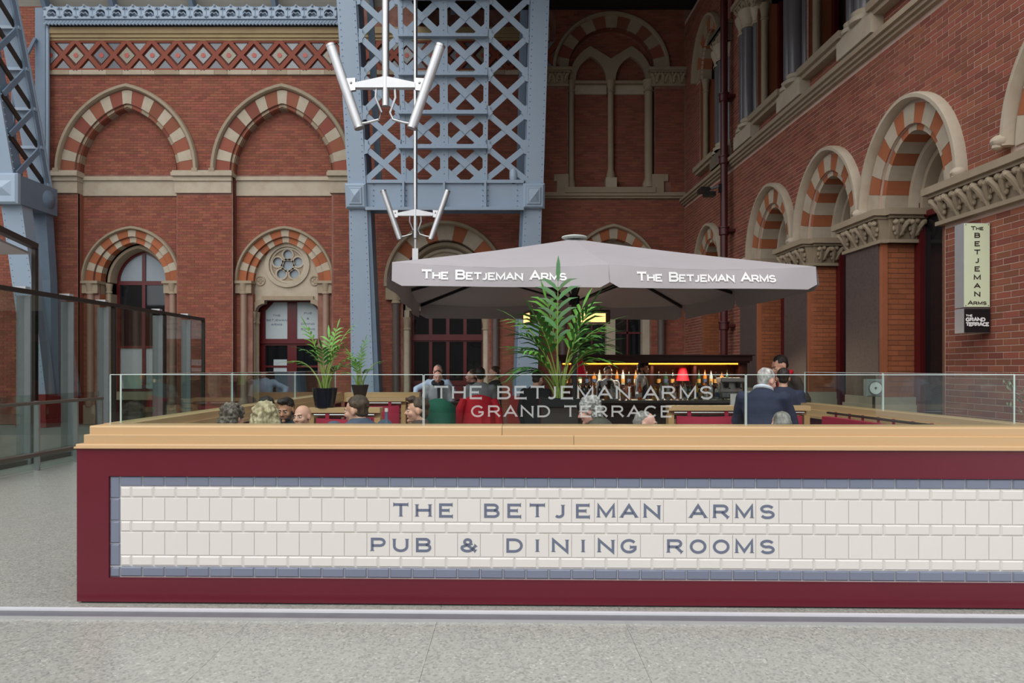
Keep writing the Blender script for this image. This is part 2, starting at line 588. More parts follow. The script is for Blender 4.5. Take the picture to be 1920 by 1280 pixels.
# ------------------------------------------------------------------ arches and brickwork
ROUND = 0.0
def arcpt(w, h, t):
    """point of a pointed arch (half width w, rise h), t from 0 (left springing) to 1 (right springing)"""
    s, tt = (1, t) if t <= 0.5 else (-1, 1 - t)
    u = tt * 2
    if h <= w * 1.001:
        a = pi - (pi / 2) * u
        x, z = w * cos(a), h * sin(a)
    else:
        R = (w * w + h * h) / (2 * w)
        c = R - w
        a1 = acos(max(-1, min(1, -c / R)))
        a = pi + (a1 - pi) * u
        x, z = c + R * cos(a), R * sin(a)
        if ROUND:
            e = pi - (pi / 2) * u
            x, z = x + (w * cos(e) - x) * ROUND, z + (h * sin(e) - z) * ROUND
    return (x * s, z)
def arc_poly(c, zs, w, h, n=24):
    return [(c + arcpt(w, h, i / n)[0], zs + arcpt(w, h, i / n)[1]) for i in range(n + 1)]
def step_poly(c, zb, zs, wj, w, h, n=24):
    return [(c - wj, zb), (c - wj, zs)] + arc_poly(c, zs, w, h, n) + [(c + wj, zs), (c + wj, zb)]
def open_poly(c, zb, zs, w, h, n=24):
    """opening outline from sill zb up to the arch"""
    return [(c - w, zb)] + arc_poly(c, zs, w, h, n) + [(c + w, zb)]
def in_open(x, z, c, zb, zs, w, h):
    if z < zb or abs(x - c) > w:
        return False
    if z <= zs:
        return True
    if h <= w * 1.001 or ROUND:
        return ((x - c) / w) ** 2 + ((z - zs) / h) ** 2 <= 1
    R = (w * w + h * h) / (2 * w)
    return (abs(x - c) + R - w) ** 2 + (z - zs) ** 2 <= R * R

def ring_piece(c, zs, i0, o0, t0, t1, y0, y1, n=3):
    mb = MB()
    a = [arcpt(i0[0], i0[1], t0 + (t1 - t0) * k / n) for k in range(n + 1)]
    b = [arcpt(o0[0], o0[1], t0 + (t1 - t0) * k / n) for k in range(n + 1)]
    vs, fs = [], []
    for p, q in zip(a, b):
        vs += [(c + p[0], y0, zs + p[1]), (c + q[0], y0, zs + q[1]), (c + q[0], y1, zs + q[1]), (c + p[0], y1, zs + p[1])]
    for k in range(n):
        e, f = 4 * k, 4 * k + 4
        fs += [(e, e + 1, f + 1, f), (e + 1, e + 2, f + 2, f + 1), (e + 3, e, f, f + 3), (e + 2, e + 3, f + 3, f + 2)]
    fs += [(3, 2, 1, 0), (4 * n, 4 * n + 1, 4 * n + 2, 4 * n + 3)]
    mb.add(vs, fs)
    return mb
def arch_ring(parent, name, c, zs, i0, o0, y0, y1, mat, n=32, roll=0.0):
    """moulded ring along an arch: cross-section with a rolled front"""
    mb = MB()
    prof = [(0, 0), (0.0, .6), (.25, 1), (.75, 1), (1, .6), (1, 0)]
    vs, fs = [], []
    k = len(prof)
    for i in range(n + 1):
        t = i / n
        p, q = arcpt(i0[0], i0[1], t), arcpt(o0[0], o0[1], t)
        for s, d in prof:
            vs.append((c + p[0] + (q[0] - p[0]) * s, y1 + (y0 - y1) * d, zs + p[1] + (q[1] - p[1]) * s))
    for i in range(n):
        for j in range(k - 1):
            fs.append((i * k + j, i * k + j + 1, (i + 1) * k + j + 1, (i + 1) * k + j))
    fs.append(tuple(range(k))); fs.append(tuple(reversed(range(n * k, n * k + k))))
    mb.add(vs, fs)
    return mb.build(name, mat, parent, smooth=True)
def voussoirs(parent, c, zs, i0, o0, n, y0, y1, mat_a, mat_b, joint=0.004, first=0, big=1.0, name='voussoir'):
    """n wedge stones, alternating materials; big = relative length of the odd ones"""
    ln = [1.0 if (k + first) % 2 == 0 else big for k in range(n)]
    tot = sum(ln)
    t = 0
    out = []
    for k in range(n):
        t0, t1 = t / tot, (t + ln[k]) / tot
        t += ln[k]
        j = joint / 2
        m = mat_a if (k + first) % 2 == 0 else mat_b
        out.append(ring_piece(c, zs, i0, o0, t0 + j * .3, t1 - j * .3, y0 - (0.004 if m is mat_b else 0), y1).build(name, m, parent))
    return out
def reveal(mb, poly, y0, y1, closed=False):
    """inner surface of an opening"""
    n = len(poly)
    vs = [(p[0], y0, p[1]) for p in poly] + [(p[0], y1, p[1]) for p in poly]
    fs = [(i, i + 1, i + 1 + n, i + n) for i in range(n - 1)]
    return mb.add(vs, fs)

BL, BH, BJ = 0.225, 0.075, 0.010
def brick_cells(u0, u1, z0, z1, keep):
    """cells (u, z, length) of a stretcher bond cut back from openings in quarter bricks"""
    out = []
    r = 0
    z = math.floor(z0 / BH) * BH
    r = int(round(z / BH))
    while z < z1 - 0.02:
        zz0, zz1 = max(z, z0), min(z + BH, z1)
        u = u0 - (BL / 2 if r % 2 else 0)
        while u < u1 - 0.01:
            q = BL / 4
            a = None
            for k in range(5):
                x0, x1 = u + k * q, u + (k + 1) * q
                ok = k < 4 and x0 >= u0 - 1e-6 and x1 <= u1 + 1e-6
                if ok:
                    ok = all(keep(x, zq) for x in (x0 + .004, x1 - .004) for zq in (zz0 + .004, zz1 - .004))
                if ok and a is None:
                    a = x0
                if not ok and a is not None:
                    if x0 - a > 0.05:
                        out.append((a, zz0, x0 - a, zz1 - zz0))
                    a = None
            u += BL
        z += BH
        r += 1
    return out
def bricks_stuff(cells, y, mat, parent, proud=0.007, joint=BJ, name='brickwork'):
    mb = MB()
    for u, z, l, h in cells:
        d = random.uniform(-.0015, .0015)
        mb.box(u + joint / 2, u + l - joint / 2, y - proud + d, y + .002, z + joint / 2, z + h - joint / 2, back=False)
    o = mb.build(name, mat, parent)
    o['kind'] = 'stuff'
    return o

# ================================================================== SETTING: back wall
SB, YB = 65.0, 19.69
def bx(px): return (px - CX) / SB
def bz(py): return EYE + (HY - py) / SB
WB = struct('wall_back', (0, YB, 0))
BAY = 0.25
cA, cB, c3, c4, c5 = bx(239), bx(529.5), bx(835), bx(1150), bx(1146)
wA, zsA, hA = 1.42, bz(325), 1.92
z3, w3, h3 = bz(530), 1.22, 1.24
z4, w4, h4 = bz(525), 1.06, 1.2
z5, w5, h5 = bz(130), 1.24, 1.2
zb5 = bz(352)
openings = [(cA, -1, zsA, wA, hA), (cB, -1, zsA, wA, hA), (c3, -1, z3, w3, h3), (c4, -1, z4, w4, h4), (c5, zb5, z5, w5, h5)]
UL, UR, ZT = -24.0, 7.5, 12.6
mb = MB()
mb.prism([(UL, 0), (cA - wA, 0)] + step_poly(cA, 0, zsA + .02, wA, 1.515, 1.995)[1:-1] + [(cA + wA, 0), (cB - wA, 0)] + step_poly(cB, 0, zsA + .02, wA, 1.515, 1.995)[1:-1]
         + [(cB + wA, 0), (c3 - w3, 0)] + open_poly(c3, 0, z3, w3, h3)[1:-1] + [(c3 + w3, 0), (c4 - w4, 0)] + open_poly(c4, 0, z4, w4, h4)[1:-1]
         + [(c4 + w4, 0), (UR, 0), (UR, ZT), (UL, ZT)], 0, 0.06, holes=[open_poly(c5, zb5, z5, w5, h5)])
mb.build('mortar_bed', mortar_m, WB)
outer = [(cA, 5.5, zsA, 1.97, 2.42), (cB, 5.5, zsA, 1.97, 2.42), (c3, z3 - .02, z3, 1.68, 1.70), (c4, z4 - .02, z4, 1.30, 1.54), (c5, z5, z5, 1.62, 1.57)]
bands = [(bx(96), bx(1040), bz(141), ZT), (bx(96), bx(146), 6.62, 7.3), (bx(330), bx(434), 6.62, 7.3), (bx(620), bx(660), 6.62, 7.3),
         (bx(1020), UR, 6.5, 6.66), (bx(1020), bx(1068), 9.72, 10.25), (bx(1218), UR, 9.72, 10.25),
         (bx(1044), bx(1254), 6.6, 6.86), (bx(1044), bx(1066), 6.6, 7.2), (bx(1224), bx(1252), 6.6, 7.2)]
def keep_front(x, z):
    for o in openings:
        if in_open(x, z, *o): return False
    for c, zb, zs, w, h in outer:
        if z >= zs and in_open(x, z, c, zs, zs, w, h): return False
    for a, b, lo, hi in bands:
        if a < x < b and lo < z < hi: return False
    return True
bricks_stuff(brick_cells(UL, 4.98, 0.3, ZT - .1, keep_front), 0, brick_m, WB)

# ---- recessed bay panels with their own bricks
def bay(c, lower):
    mb = MB()
    lw, lzs, lh = lower
    mb.prism([(c - wA - .02, 0), (c - lw, 0)] + step_poly(c, 0, lzs, lw, 1.135, 1.305)[1:-1] + [(c + lw, 0), (c + wA + .02, 0), (c + wA + .02, 9.4), (c - wA - .02, 9.4)], BAY, BAY + .05)
    mb.build('recessed_panel', mortar_m, WB)
    def keep(x, z):
        if not in_open(x, z, c, -1, zsA, wA - .0, hA): return False
        if in_open(x, z, c, -1, lzs, lw, lh): return False
        if z > lzs and in_open(x, z, c, lzs, lzs, 1.39, 1.53): return False
        if z <= lzs and abs(x - c) < 1.3 and z < lzs + .05: return False
        if 6.62 < z < 7.22: return False
        return True
    bricks_stuff(brick_cells(c - wA, c + wA, 0.3, 9.3, keep), BAY, brick_m, WB)
    mb = MB()
    p = open_poly(c, 0, zsA, wA, hA)
    reveal(mb, p, 0, BAY)
    mb.build('reveal', brick_m, WB)
    # stone string across the recess
    s = MB()
    s.box(c - wA + .01, c + wA - .01, BAY - .05, BAY + .02, 6.64, 7.08)
    s.box(c - wA + .01, c + wA - .01, BAY - .10, BAY + .02, 7.08, 7.16)
    s.box(c - wA + .01, c + wA - .01, BAY - .07, BAY + .02, 7.16, 7.2)
    s.build('stone_string', stone_l, WB)
LOW = (0.95, bz(525), 1.17)
bay(cA, LOW)
bay(cB, LOW)
# pier caps
for a, b in ((bx(98), bx(147)), (bx(329), bx(435)), (bx(619), bx(657))):
    s = MB()
    s.box(a, b, -.06, BAY - .02, 6.66, 7.0)
    s.box(a - .02, b + .02, -.10, BAY - .02, 7.0, 7.13)
    s.box(a - .06, b + .06, -.17, BAY - .02, 7.13, 7.24)
    s.box(a - .04, b + .04, -.13, BAY - .02, 7.24, 7.29)
    s.build('pier_cap', stone_l, WB)
# upper blind arches
for c in (cA, cB):
    h = arch_ring(WB, 'hood_mould', c, zsA + .05, (1.92, 2.38), (2.06, 2.52), -.13, 0.0, stone_m)
    voussoirs(h, c, zsA + .02, (1.52, 2.0), (1.92, 2.38), 19, -.02, .05, brick_m, stone_l, first=0, big=.85)
    voussoirs(h, c, zsA + .02, (1.40, 1.88), (1.51, 1.99), 19, .04, .24, brick_m, stone_m, first=0, big=.85, name='inner_voussoir')
    m = MB()
    for s in (-1, 1):
        m.box(c + s * 1.99 - .08, c + s * 1.99 + .08, -.15, 0, zsA - .02, zsA + .12)
    m.build('hood_stop', stone_m, h)

# lower arches of bays A and B (window and door)
def jamb_column(parent, x, y, z0, z1, r, mat, cap=0.3, cap_r=1.5):
    m = MB()
    m.lathe([(r * 1.5, z0), (r * 1.5, z0 + .12), (r * 1.2, z0 + .2), (r, z0 + .26), (r, z1)], 14, (x, y, 0))
    o = m.build('jamb_column', mat, parent, smooth=True)
    m = MB()
    m.lathe([(r * 1.25, z1 - .02), (r * 1.25, z1 + .02), (r * 1.05, z1 + .04), (r * 1.15, z1 + cap * .4), (r * cap_r, z1 + cap * .85), (r * cap_r * 1.08, z1 + cap)], 14, (x, y, 0))
    m.build('capital', stone_m, o, smooth=True)
    return o
def lower_arch(c, zs, y):
    h = arch_ring(WB, 'hood_mould', c, zs, (1.36, 1.5), (1.46, 1.6), y - .12, y, stone_m)
    voussoirs(h, c, zs, (1.14, 1.31), (1.36, 1.5), 15, y - .02, y + .04, brick_o, stone_l, big=.75)
    voussoirs(h, c, zs, (.95, 1.15), (1.13, 1.30), 15, y + .05, y + .3, brick_o, stone_l, big=.75, name='inner_voussoir')
    return h
zl = bz(525)
for c in (cA, cB):
    lower_arch(c, zl, BAY)
    m = MB()                                     # imposts
    for s in (-1, 1):
        a, b = sorted((c + s * .93, c + s * 1.46))
        m.box(a, b, BAY - .16, BAY + .5, zl - .08, zl)
        m.box(a + .03, b - .03, BAY - .10, BAY + .4, zl - .36, zl - .08)
    m.build('impost', stone_m, WB)
    for s in (-1, 1):
        jamb_column(WB, c + s * 1.2, BAY - .02, .5, zl - .36, .10, shaft_m, .28, 1.35)
        m = MB()
        a, b = sorted((c + s * .95, c + s * 1.1))
        m.box(a, b, BAY + .05, BAY + .42, .3, zl - .36)
        m.build('jamb', brick_o, WB)
        m = MB()
        a, b = sorted((c + s * 1.0, c + s * 1.35))
        m.box(a, b, BAY - .14, BAY + .1, 0, .55)
        m.build('column_plinth', stone_m, WB)
# ---- window 1
W1 = struct('window_1', (cA + .02, YB + BAY, 0), label='arched dark red sash window between brick piers at far left', cat='window')
arch_ring(W1, 'inner_arch', 0, zl, (.80, .97), (.95, 1.14), .28, .62, stone_m)
for s in (-1, 1):
    m = MB(); a, b = sorted((s * .80, s * .97)); m.box(a, b, .3, .62, .9, zl - .34); m.build('stone_jamb', stone_m, W1)
    jamb_column(W1, s * .87, .30, .9, zl - .3, .07, stone_m, .26, 1.4)
fr = MB()
zt0, zt1, zq = zl - .04, zl + .08, 2.25
ho = [[(-.72, zq + .04), (-.72, zt0), (-.05, zt0), (-.05, zq + .04)], [(.05, zq + .04), (.05, zt0), (.72, zt0), (.72, zq + .04)],
      [(-.72, 1.0), (-.72, zq - .03), (-.05, zq - .03), (-.05, 1.0)], [(.05, 1.0), (.05, zq - .03), (.72, zq - .03), (.72, 1.0)]]
fan_l = [(-.05, zt1)] + [(-.05, zl + .9)] + [p for p in reversed(arc_poly(0, zl, .73, .9, 24)[2:12]) if p[0] < -.06] + [(-.72, zt1)]
fan_r = [(-x, z) for x, z in fan_l]
fr.prism(open_poly(0, .92, zl, .82, .99), .58, .66, holes=ho + [fan_l, fan_r])
fr.build('window_frame', frame_red, W1)
for k, (p, mt) in enumerate([(ho[0], win_glass), (ho[1], win_glass), (ho[2], win_white), (ho[3], win_white), (fan_l, win_grey), (fan_r, win_grey)]):
    m = MB(); m.prism(p, .62, .635); m.build('pane', mt, W1)
m = MB(); m.box(-.98, .98, -.12, .6, .7, .92); m.build('window_sill', stone_m, W1)

# ---- door 1 (stone tympanum with rose window, double door)
D1 = struct('door_1', (cB + .02, YB + BAY, 0), label='double door with white upper panes under rose window', cat='door')
yd = .2
head = [(-.94, 3.3)] + [(-.94 + .26 * (1 - cos(radians(a))), 3.3 + .22 * sin(radians(a))) for a in (20, 45, 70, 90)] + [(-.68, 3.62), (.68, 3.62)] \
    + [(.94 - .26 * (1 - cos(radians(a))), 3.3 + .22 * sin(radians(a))) for a in (90, 70, 45, 20)] + [(.94, 3.3)]
rc = (-.02, 4.66)
def circ(cx, cz, r, n=22, a0=0): return [(cx + r * cos(a0 + 2 * pi * i / n), cz + r * sin(a0 + 2 * pi * i / n)) for i in range(n)]
tp = MB()
tp.prism([(-1.14, 0), (-.94, 0)] + head + [(.94, 0), (1.14, 0)] + [(p[0], p[1]) for p in reversed(arc_poly(0, zl, 1.14, 1.3))], yd, yd + .16, holes=[circ(*rc, .54)])
tp.build('tympanum', stone_l, D1)
tr = MB()
holes = [circ(rc[0], rc[1], .17)] + [circ(rc[0] + .315 * cos(pi / 2 + 2 * pi * k / 5), rc[1] + .315 * sin(pi / 2 + 2 * pi * k / 5), .145, 18) for k in range(5)]
tr.prism(circ(*rc, .56, 40), yd + .04, yd + .14, holes=holes)
tr.build('rose_tracery', stone_m, D1)
for r0, r1, d in ((.54, .66, .05), (.47, .53, 0.0)):
    m = MB(); m.prism(circ(*rc, r1, 40), yd - d, yd + .08, holes=[circ(*rc, r0, 40)]); m.build('rose_ring', stone_l, D1)
for h in holes:
    r = max(p[0] for p in h) - sum(p[0] for p in h) / len(h)
    cx = sum(p[0] for p in h) / len(h); cz = sum(p[1] for p in h) / len(h)
    m = MB(); m.prism(circ(cx, cz, r + .035, 22), yd + .015, yd + .06, holes=[circ(cx, cz, r - .01, 22)]); m.build('tracery_lobe', stone_l, D1)
m = MB(); m.prism(circ(*rc, .55, 30), yd + .1, yd + .11); m.build('pane', win_grey, D1)
for s in (-1, 1):
    m = MB()
    m.prism(circ(s * .80 - .02, 4.2, .15, 20), yd - .03, yd + .02, holes=[circ(s * .80 - .02, 4.2, .115, 20)])
    for k in range(4):
        m.ball((s * .80 - .02 + .055 * cos(pi / 2 * k), yd - .0, 4.2 + .055 * sin(pi / 2 * k)), (.045, .02, .045), 8)
    m.build('roundel', stone_m, D1)
hm = MB()
hp = [(p[0] * 1.0, p[1]) for p in head]
hm.prism([(-1.04, 3.28)] + [(p[0] * 1.1 if abs(p[0]) > .7 else p[0] * 1.12, p[1] + .12) for p in head] + [(1.04, 3.28)] + list(reversed(head)), yd - .07, yd + .02)
hm.build('head_mould', stone_m, D1)
for s in (-1, 1):
    jamb_column(D1, s * 1.02, yd - .06, .3, 2.96, .075, stone_m, .32, 1.5)
    jamb_column(D1, s * .95, yd + .12, .3, 2.96, .055, stone_m, .32, 1.4)
df = MB()
dp = [[(-.80, 2.5), (-.80, 3.34), (-.55, 3.6), (-.14, 3.6), (-.14, 2.5)], [(.14, 2.5), (.14, 3.6), (.55, 3.6), (.80, 3.34), (.80, 2.5)]]
lowp = [[(-.80, 1.7), (-.80, 2.3), (-.14, 2.3), (-.14, 1.7)], [(.14, 1.7), (.14, 2.3), (.80, 2.3), (.80, 1.7)],
        [(-.80, .9), (-.80, 1.64), (-.14, 1.64), (-.14, .9)], [(.14, .9), (.14, 1.64), (.80, 1.64), (.80, .9)]]
df.prism([(-.98, 0), (.98, 0), (.98, 3.75), (-.98, 3.75)], .55, .62, holes=dp + lowp)
df.box(-.95, .95, .50, .6, 2.36, 2.44)
df.build('door_frame', frame_red, D1)
for p in dp:
    m = MB(); m.prism(p, .585, .6); pn = m.build('pane', win_white, D1)
for p in lowp:
    m = MB(); m.prism(p, .585, .6); m.build('pane', win_glass, D1)
for s, lines in ((-1, (('THE', 3.17), ('BETJEMAN', 3.03), ('ARMS', 2.90))), (1, (('PUB', 3.24), ('&', 3.08), ('DINING', 2.92), ('ROOMS', 2.76)))):
    for t, z in lines:
        m = text_mb(t, .062 if len(t) < 8 else .06, .013, 1.05, .3)
        m.build('lettering', letter_m, D1, loc=(s * .47, .583, z))
m = MB(); m.box(-.56, -.16, .57, .58, 1.52, 1.88); m.build('notice', win_white, D1)

# ---- window 2 (pointed arch behind the girder) and window 3
def big_arch(c, zs, i0, o0, hood, n, y=0, big=1.0, first=0, inner=True):
    h = arch_ring(WB, 'hood_mould', c, zs, o0, hood, y - .14, y, stone_m)
    voussoirs(h, c, zs, i0, o0, n, y - .02, y + .2, brick_o, stone_l, first=first, big=big)
    return h
big_arch(c3, z3, (1.22, 1.24), (1.64, 1.66), (1.76, 1.78), 11, big=1.35)
arch_ring(WB, 'inner_arch', c3, z3, (1.05, 1.06), (1.22, 1.23), .12, .4, stone_m)
arch_ring(WB, 'inner_arch', c3, z3, (.90, .90), (1.05, 1.05), .22, .45, stone_l)
W2 = struct('window_2', (c3 + .02, YB, 0), label='wide dark red glazed doors under pointed arch behind parasol', cat='window')
m = MB()
m.prism([(-1.22, 3.3), (1.22, 3.3), (1.22, z3)] + list(reversed(arc_poly(0, z3, 1.22, 1.24)))[1:-1] + [(-1.22, z3)], .3, .4, holes=[circ(0, 4.35, .45, 28)])
m.build('tympanum', stone_l, W2)
m = MB(); m.prism(circ(0, 4.35, .55, 28), .24, .34, holes=[circ(0, 4.35, .42, 28)]); m.build('roundel_ring', stone_m, W2)
m = MB(); m.prism(circ(0, 4.35, .45, 28), .35, .36); m.build('pane', win_grey, W2)
fr = MB()
cols = [(-1.0, -.56), (-.46, -.05), (.05, .46), (.56, 1.0)]
ho = [[(a, 2.62), (a, 3.2), (b, 3.2), (b, 2.62)] for a, b in cols] + [[(a, 1.25), (a, 2.4), (b, 2.4), (b, 1.25)] for a, b in cols]
fr.prism([(-1.12, 0), (1.12, 0), (1.12, 3.32), (-1.12, 3.32)], .55, .63, holes=ho)
fr.box(-1.1, 1.1, .48, .6, 2.44, 2.56)
fr.box(-1.1, 1.1, .51, .6, 1.12, 1.2)
fr.build('window_frame', frame_red, W2)
for p in ho:
    m = MB(); m.prism(p, .59, .6); m.build('pane', win_glass, W2)
for s in (-1, 1):
    jamb_column(W2, s * 1.43, -.07, .3, 3.5, .11, granite_m, .45, 1.4)
    jamb_column(W2, s * 1.16, .12, .3, 2.75, .10, stone_l, .34, 1.4)
    m = MB(); a, b = sorted((s * 1.08, s * 1.22)); m.box(a, b, .1, .55, 0, 3.3); m.build('stone_jamb', stone_l, W2)
    m = MB(); a, b = sorted((s * 1.18, s * 1.76)); m.box(a, b, -.2, .15, z3 - .12, z3); m.box(a + .04, b - .04, -.14, .15, z3 - .5, z3 - .12); m.build('impost', stone_m, W2)
lower4 = arch_ring(WB, 'hood_mould', c4, z4, (1.26, 1.5), (1.36, 1.62), -.13, 0, stone_m)
voussoirs(lower4, c4, z4, (1.06, 1.2), (1.26, 1.5), 15, -.02, .25, brick_o, stone_l, big=.9)
W3 = struct('window_3', (c4 - .05, YB, 0), label='dark leaded window with pale stone mullion behind bar', cat='window')
m = MB()
m.prism([(-1.06, 3.5), (1.12, 3.5), (1.12, z4)] + list(reversed(arc_poly(.03, z4, 1.08, 1.22)))[1:-1] + [(-1.06, z4)], .3, .4)
m.build('tympanum', stone_l, W3)
for a, b, nm in ((-.13, .13, 'mullion'), (.92, 1.16, 'stone_jamb'), (-1.16, -.92, 'stone_jamb')):
    m = MB(); m.box(a, b, .15, .5, 0, 3.5); m.build(nm, stone_l, W3)
for s in (-1, 1):
    jamb_column(W3, s * 1.42, -.07, .3, 3.6, .11, granite_m, .45, 1.4)
    for k in range(3):
        m = MB(); a, b = sorted((s * .13, s * .92)); m.box(a, b, .46, .47, 1.0 + .84 * k, 1.8 + .84 * k); m.build('pane', win_glass, W3)
    m = MB()
    a, b = sorted((s * .13, s * .92))
    for z in (1.82, 2.66): m.box(a, b, .42, .48, z - .03, z + .03)
    m.box((a + b) / 2 - .025, (a + b) / 2 + .025, .42, .48, 1, 3.5)
    m.build('window_frame', frame_red, W3)
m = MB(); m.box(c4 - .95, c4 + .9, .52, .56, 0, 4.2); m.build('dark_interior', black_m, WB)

# ---- upper blind window with two lancets
h5o = arch_ring(WB, 'hood_mould', c5, z5, (1.58, 1.53), (1.69, 1.64), -.12, 0, stone_m)
voussoirs(h5o, c5, z5, (1.24, 1.2), (1.58, 1.53), 13, -.02, .12, brick_m, stone_m, first=1)
m = MB(); m.box(c5 - w5 - .03, c5 + w5 + .03, .26, .3, zb5 - .1, z5 + h5 + .1); m.build('recessed_panel', mortar_m, WB)
def keep5(x, z): return in_open(x, z, c5, zb5, z5, w5, h5)
bricks_stuff(brick_cells(c5 - w5, c5 + w5, zb5, z5 + h5, keep5), .26, brick_m, WB)
m = MB(); reveal(m, open_poly(c5, zb5, z5, w5, h5), 0, .27); m.build('reveal', brick_m, WB)
zc = bz(148)
lan = [open_poly(c5 + s * .575, zc - .02, zc, .44, .68, 16) for s in (-1, 1)]
m = MB()
m.prism([(c5 - 1.2, zc - .1)] + [(c5 - 1.2, zc)] + arc_poly(c5 - .59, zc, .61, .98, 18)[0:10] + [(c5, zc + .62)] + arc_poly(c5 + .59, zc, .61, .98, 18)[9:] + [(c5 + 1.2, zc), (c5 + 1.2, zc - .1)], .06, .2, holes=lan)
m.build('lancet_heads', stone_m, WB)
for s in (-1, 1):
    m = MB(); m.box(c5 + s * .575 - .47, c5 + s * .575 + .47, .18, .27, bz(172), bz(151)); m.build('lancet_lintel', stone_l, WB)
for x, r in ((-1.14, .08), (0, .085), (1.10, .12)):
    jamb_column(WB, c5 + x, .1, zb5 + (.28 if x == 0 else .02), zc - .32, r, stone_m, .3, 1.5)
m = MB(); m.box(c5 - .16, c5 + .16, -.02, .22, zb5, zb5 + .3); m.build('column_plinth', stone_l, WB)
m = MB()
m.box(bx(1060), bx(1228), -.1, .27, 6.66, zb5)
m.box(bx(1044), bx(1066), -.06, .02, 6.66, 7.2); m.box(bx(1044) - .08, bx(1062), -.05, .02, 7.0, 7.2)
m.box(bx(1222), bx(1244), -.06, .02, 6.66, 7.2); m.box(bx(1228), bx(1252), -.05, .02, 7.0, 7.2)
m.build('sill', stone_m, WB)
m = MB()
m.box(bx(1020), 4.99, -.14, .02, 6.56, 6.63); m.box(bx(1020), 4.99, -.09, .02, 6.50, 6.56); m.box(bx(1020), 4.99, -.07, .02, 6.63, 6.68)
m.build('string_course', stone_m, WB)

# carved leaf, shared by all carved bands and capitals
lf = MB()
for s in (-1, 1):
    pts = [(s * .0, -.02, 0), (s * .03, -.05, .09), (s * .06, -.10, .19), (s * .085, -.14, .26), (s * .115, -.14, .285), (s * .13, -.105, .265)]
    lf.tube(pts, [.022, .036, .045, .042, .036, .02], 7)
    lf.ball((s * .105, -.135, .262), (.052, .045, .046), 8)
    lf.ball((s * .055, -.055, .10), (.034, .03, .045), 8)
    lf.ball((s * .10, -.075, .17), (.03, .028, .05), 8)
lf.ball((0, -.10, .285), (.055, .06, .05), 8)
lf.tube([(0, -.02, 0), (0, -.05, .15), (0, -.09, .27)], [.024, .034, .03], 7)
lf.ball((.0, -.035, .07), (.03, .025, .05), 8)
LEAF = shared(lf, 'carved_leaf', stone_m, True)
def carved_band(parent, u0, u1, y, z0, z1, name='carved_band', step=.24, depth=0.0, ends=(True, True)):
    """moulded top, flared bell with curled leaves, thin necking"""
    H = z1 - z0
    m = MB()
    m.prism([(0, 0)] * 0 + [(u0 - .10, z1 - .09), (u1 + .10, z1 - .09), (u1 + .10, z1), (u0 - .10, z1)], y - .20, y + depth + .02)
    m.box(u0 - .06, u1 + .06, y - .15, y + depth + .02, z1 - .13, z1 - .09)
    m.box(u0 - .03, u1 + .03, y - .06, y + depth + .02, z0, z0 + .05)
    vs = [(u0, y - .02, z0 + .05), (u1, y - .02, z0 + .05), (u1 + .04, y - .10, z1 - .13), (u0 - .04, y - .10, z1 - .13),
          (u0, y + .02 + depth, z0 + .05), (u1, y + .02 + depth, z0 + .05), (u1 + .04, y + .02 + depth, z1 - .13), (u0 - .04, y + .02 + depth, z1 - .13)]
    m.add(vs, [(0, 1, 2, 3), (1, 5, 6, 2), (4, 0, 3, 7)])
    o = m.build(name, stone_m, parent)
    n = max(1, int(round((u1 - u0) / step)))
    sc = (H - .18) / .33
    for k in range(n):
        obj_of(LEAF, 'carved_leaf', o, (u0 + (k + .5) * (u1 - u0) / n, y - .02, z0 + .05), (0, 0, random.uniform(-.15, .15)), (sc, sc, sc))
    return o
carved_band(WB, bx(1020), bx(1064), 0, 9.74, 10.23)
carved_band(WB, bx(1221), 4.98, 0, 9.74, 10.23)

# ---- cornice, frieze and iron cresting along the top of the wall
FL, FR = bx(96), bx(1030)
m = MB(); m.box(FL, FR, -.16, .02, 11.2, 11.38); m.box(FL, FR, -.12, .02, 11.1, 11.2); m.box(FL, FR, -.08, .02, 11.03, 11.1)
m.build('cornice', M('ochre_limestone', '#a8926c', .8, var=.18, scale=2, bump=.2, second='#8c7858'), WB)
k, x = 0, FL
while x < FR - .1:
    w = (.55, .38, .7, .46)[k % 4]
    m = MB(); m.box(x + .004, min(x + w, FR) - .004, -.07, .02, 10.06, 10.19); m.build('string_stone', stone_l if k % 3 else stone_m, WB)
    x += w; k += 1
tile_mats = [M('inlay_tile_pale', '#a5a2a6', .3, var=.4, scale=26, second='#5f6b6a'), M('inlay_tile_green', '#7c8573', .3, var=.35, scale=30, second='#93806c'),
             M('inlay_tile_grey', '#7b7d84', .3, var=.45, scale=34, second='#505056')]
ROSE = M('inlay_rose', '#a8483c', .4, var=.2, scale=20)
terra = M('terracotta_rib', '#85422a', .7, var=.12, scale=6, second='#7c3423')
m = MB(); m.box(FL, FR, -.01, .02, 10.19, 11.05); m.build('frieze_ground', M('frieze_ground', '#5b332a', .8), WB)
zc = bz(105); P = .733; hv = .42
k = 0
nfr = int((FR - bx(144)) / P)
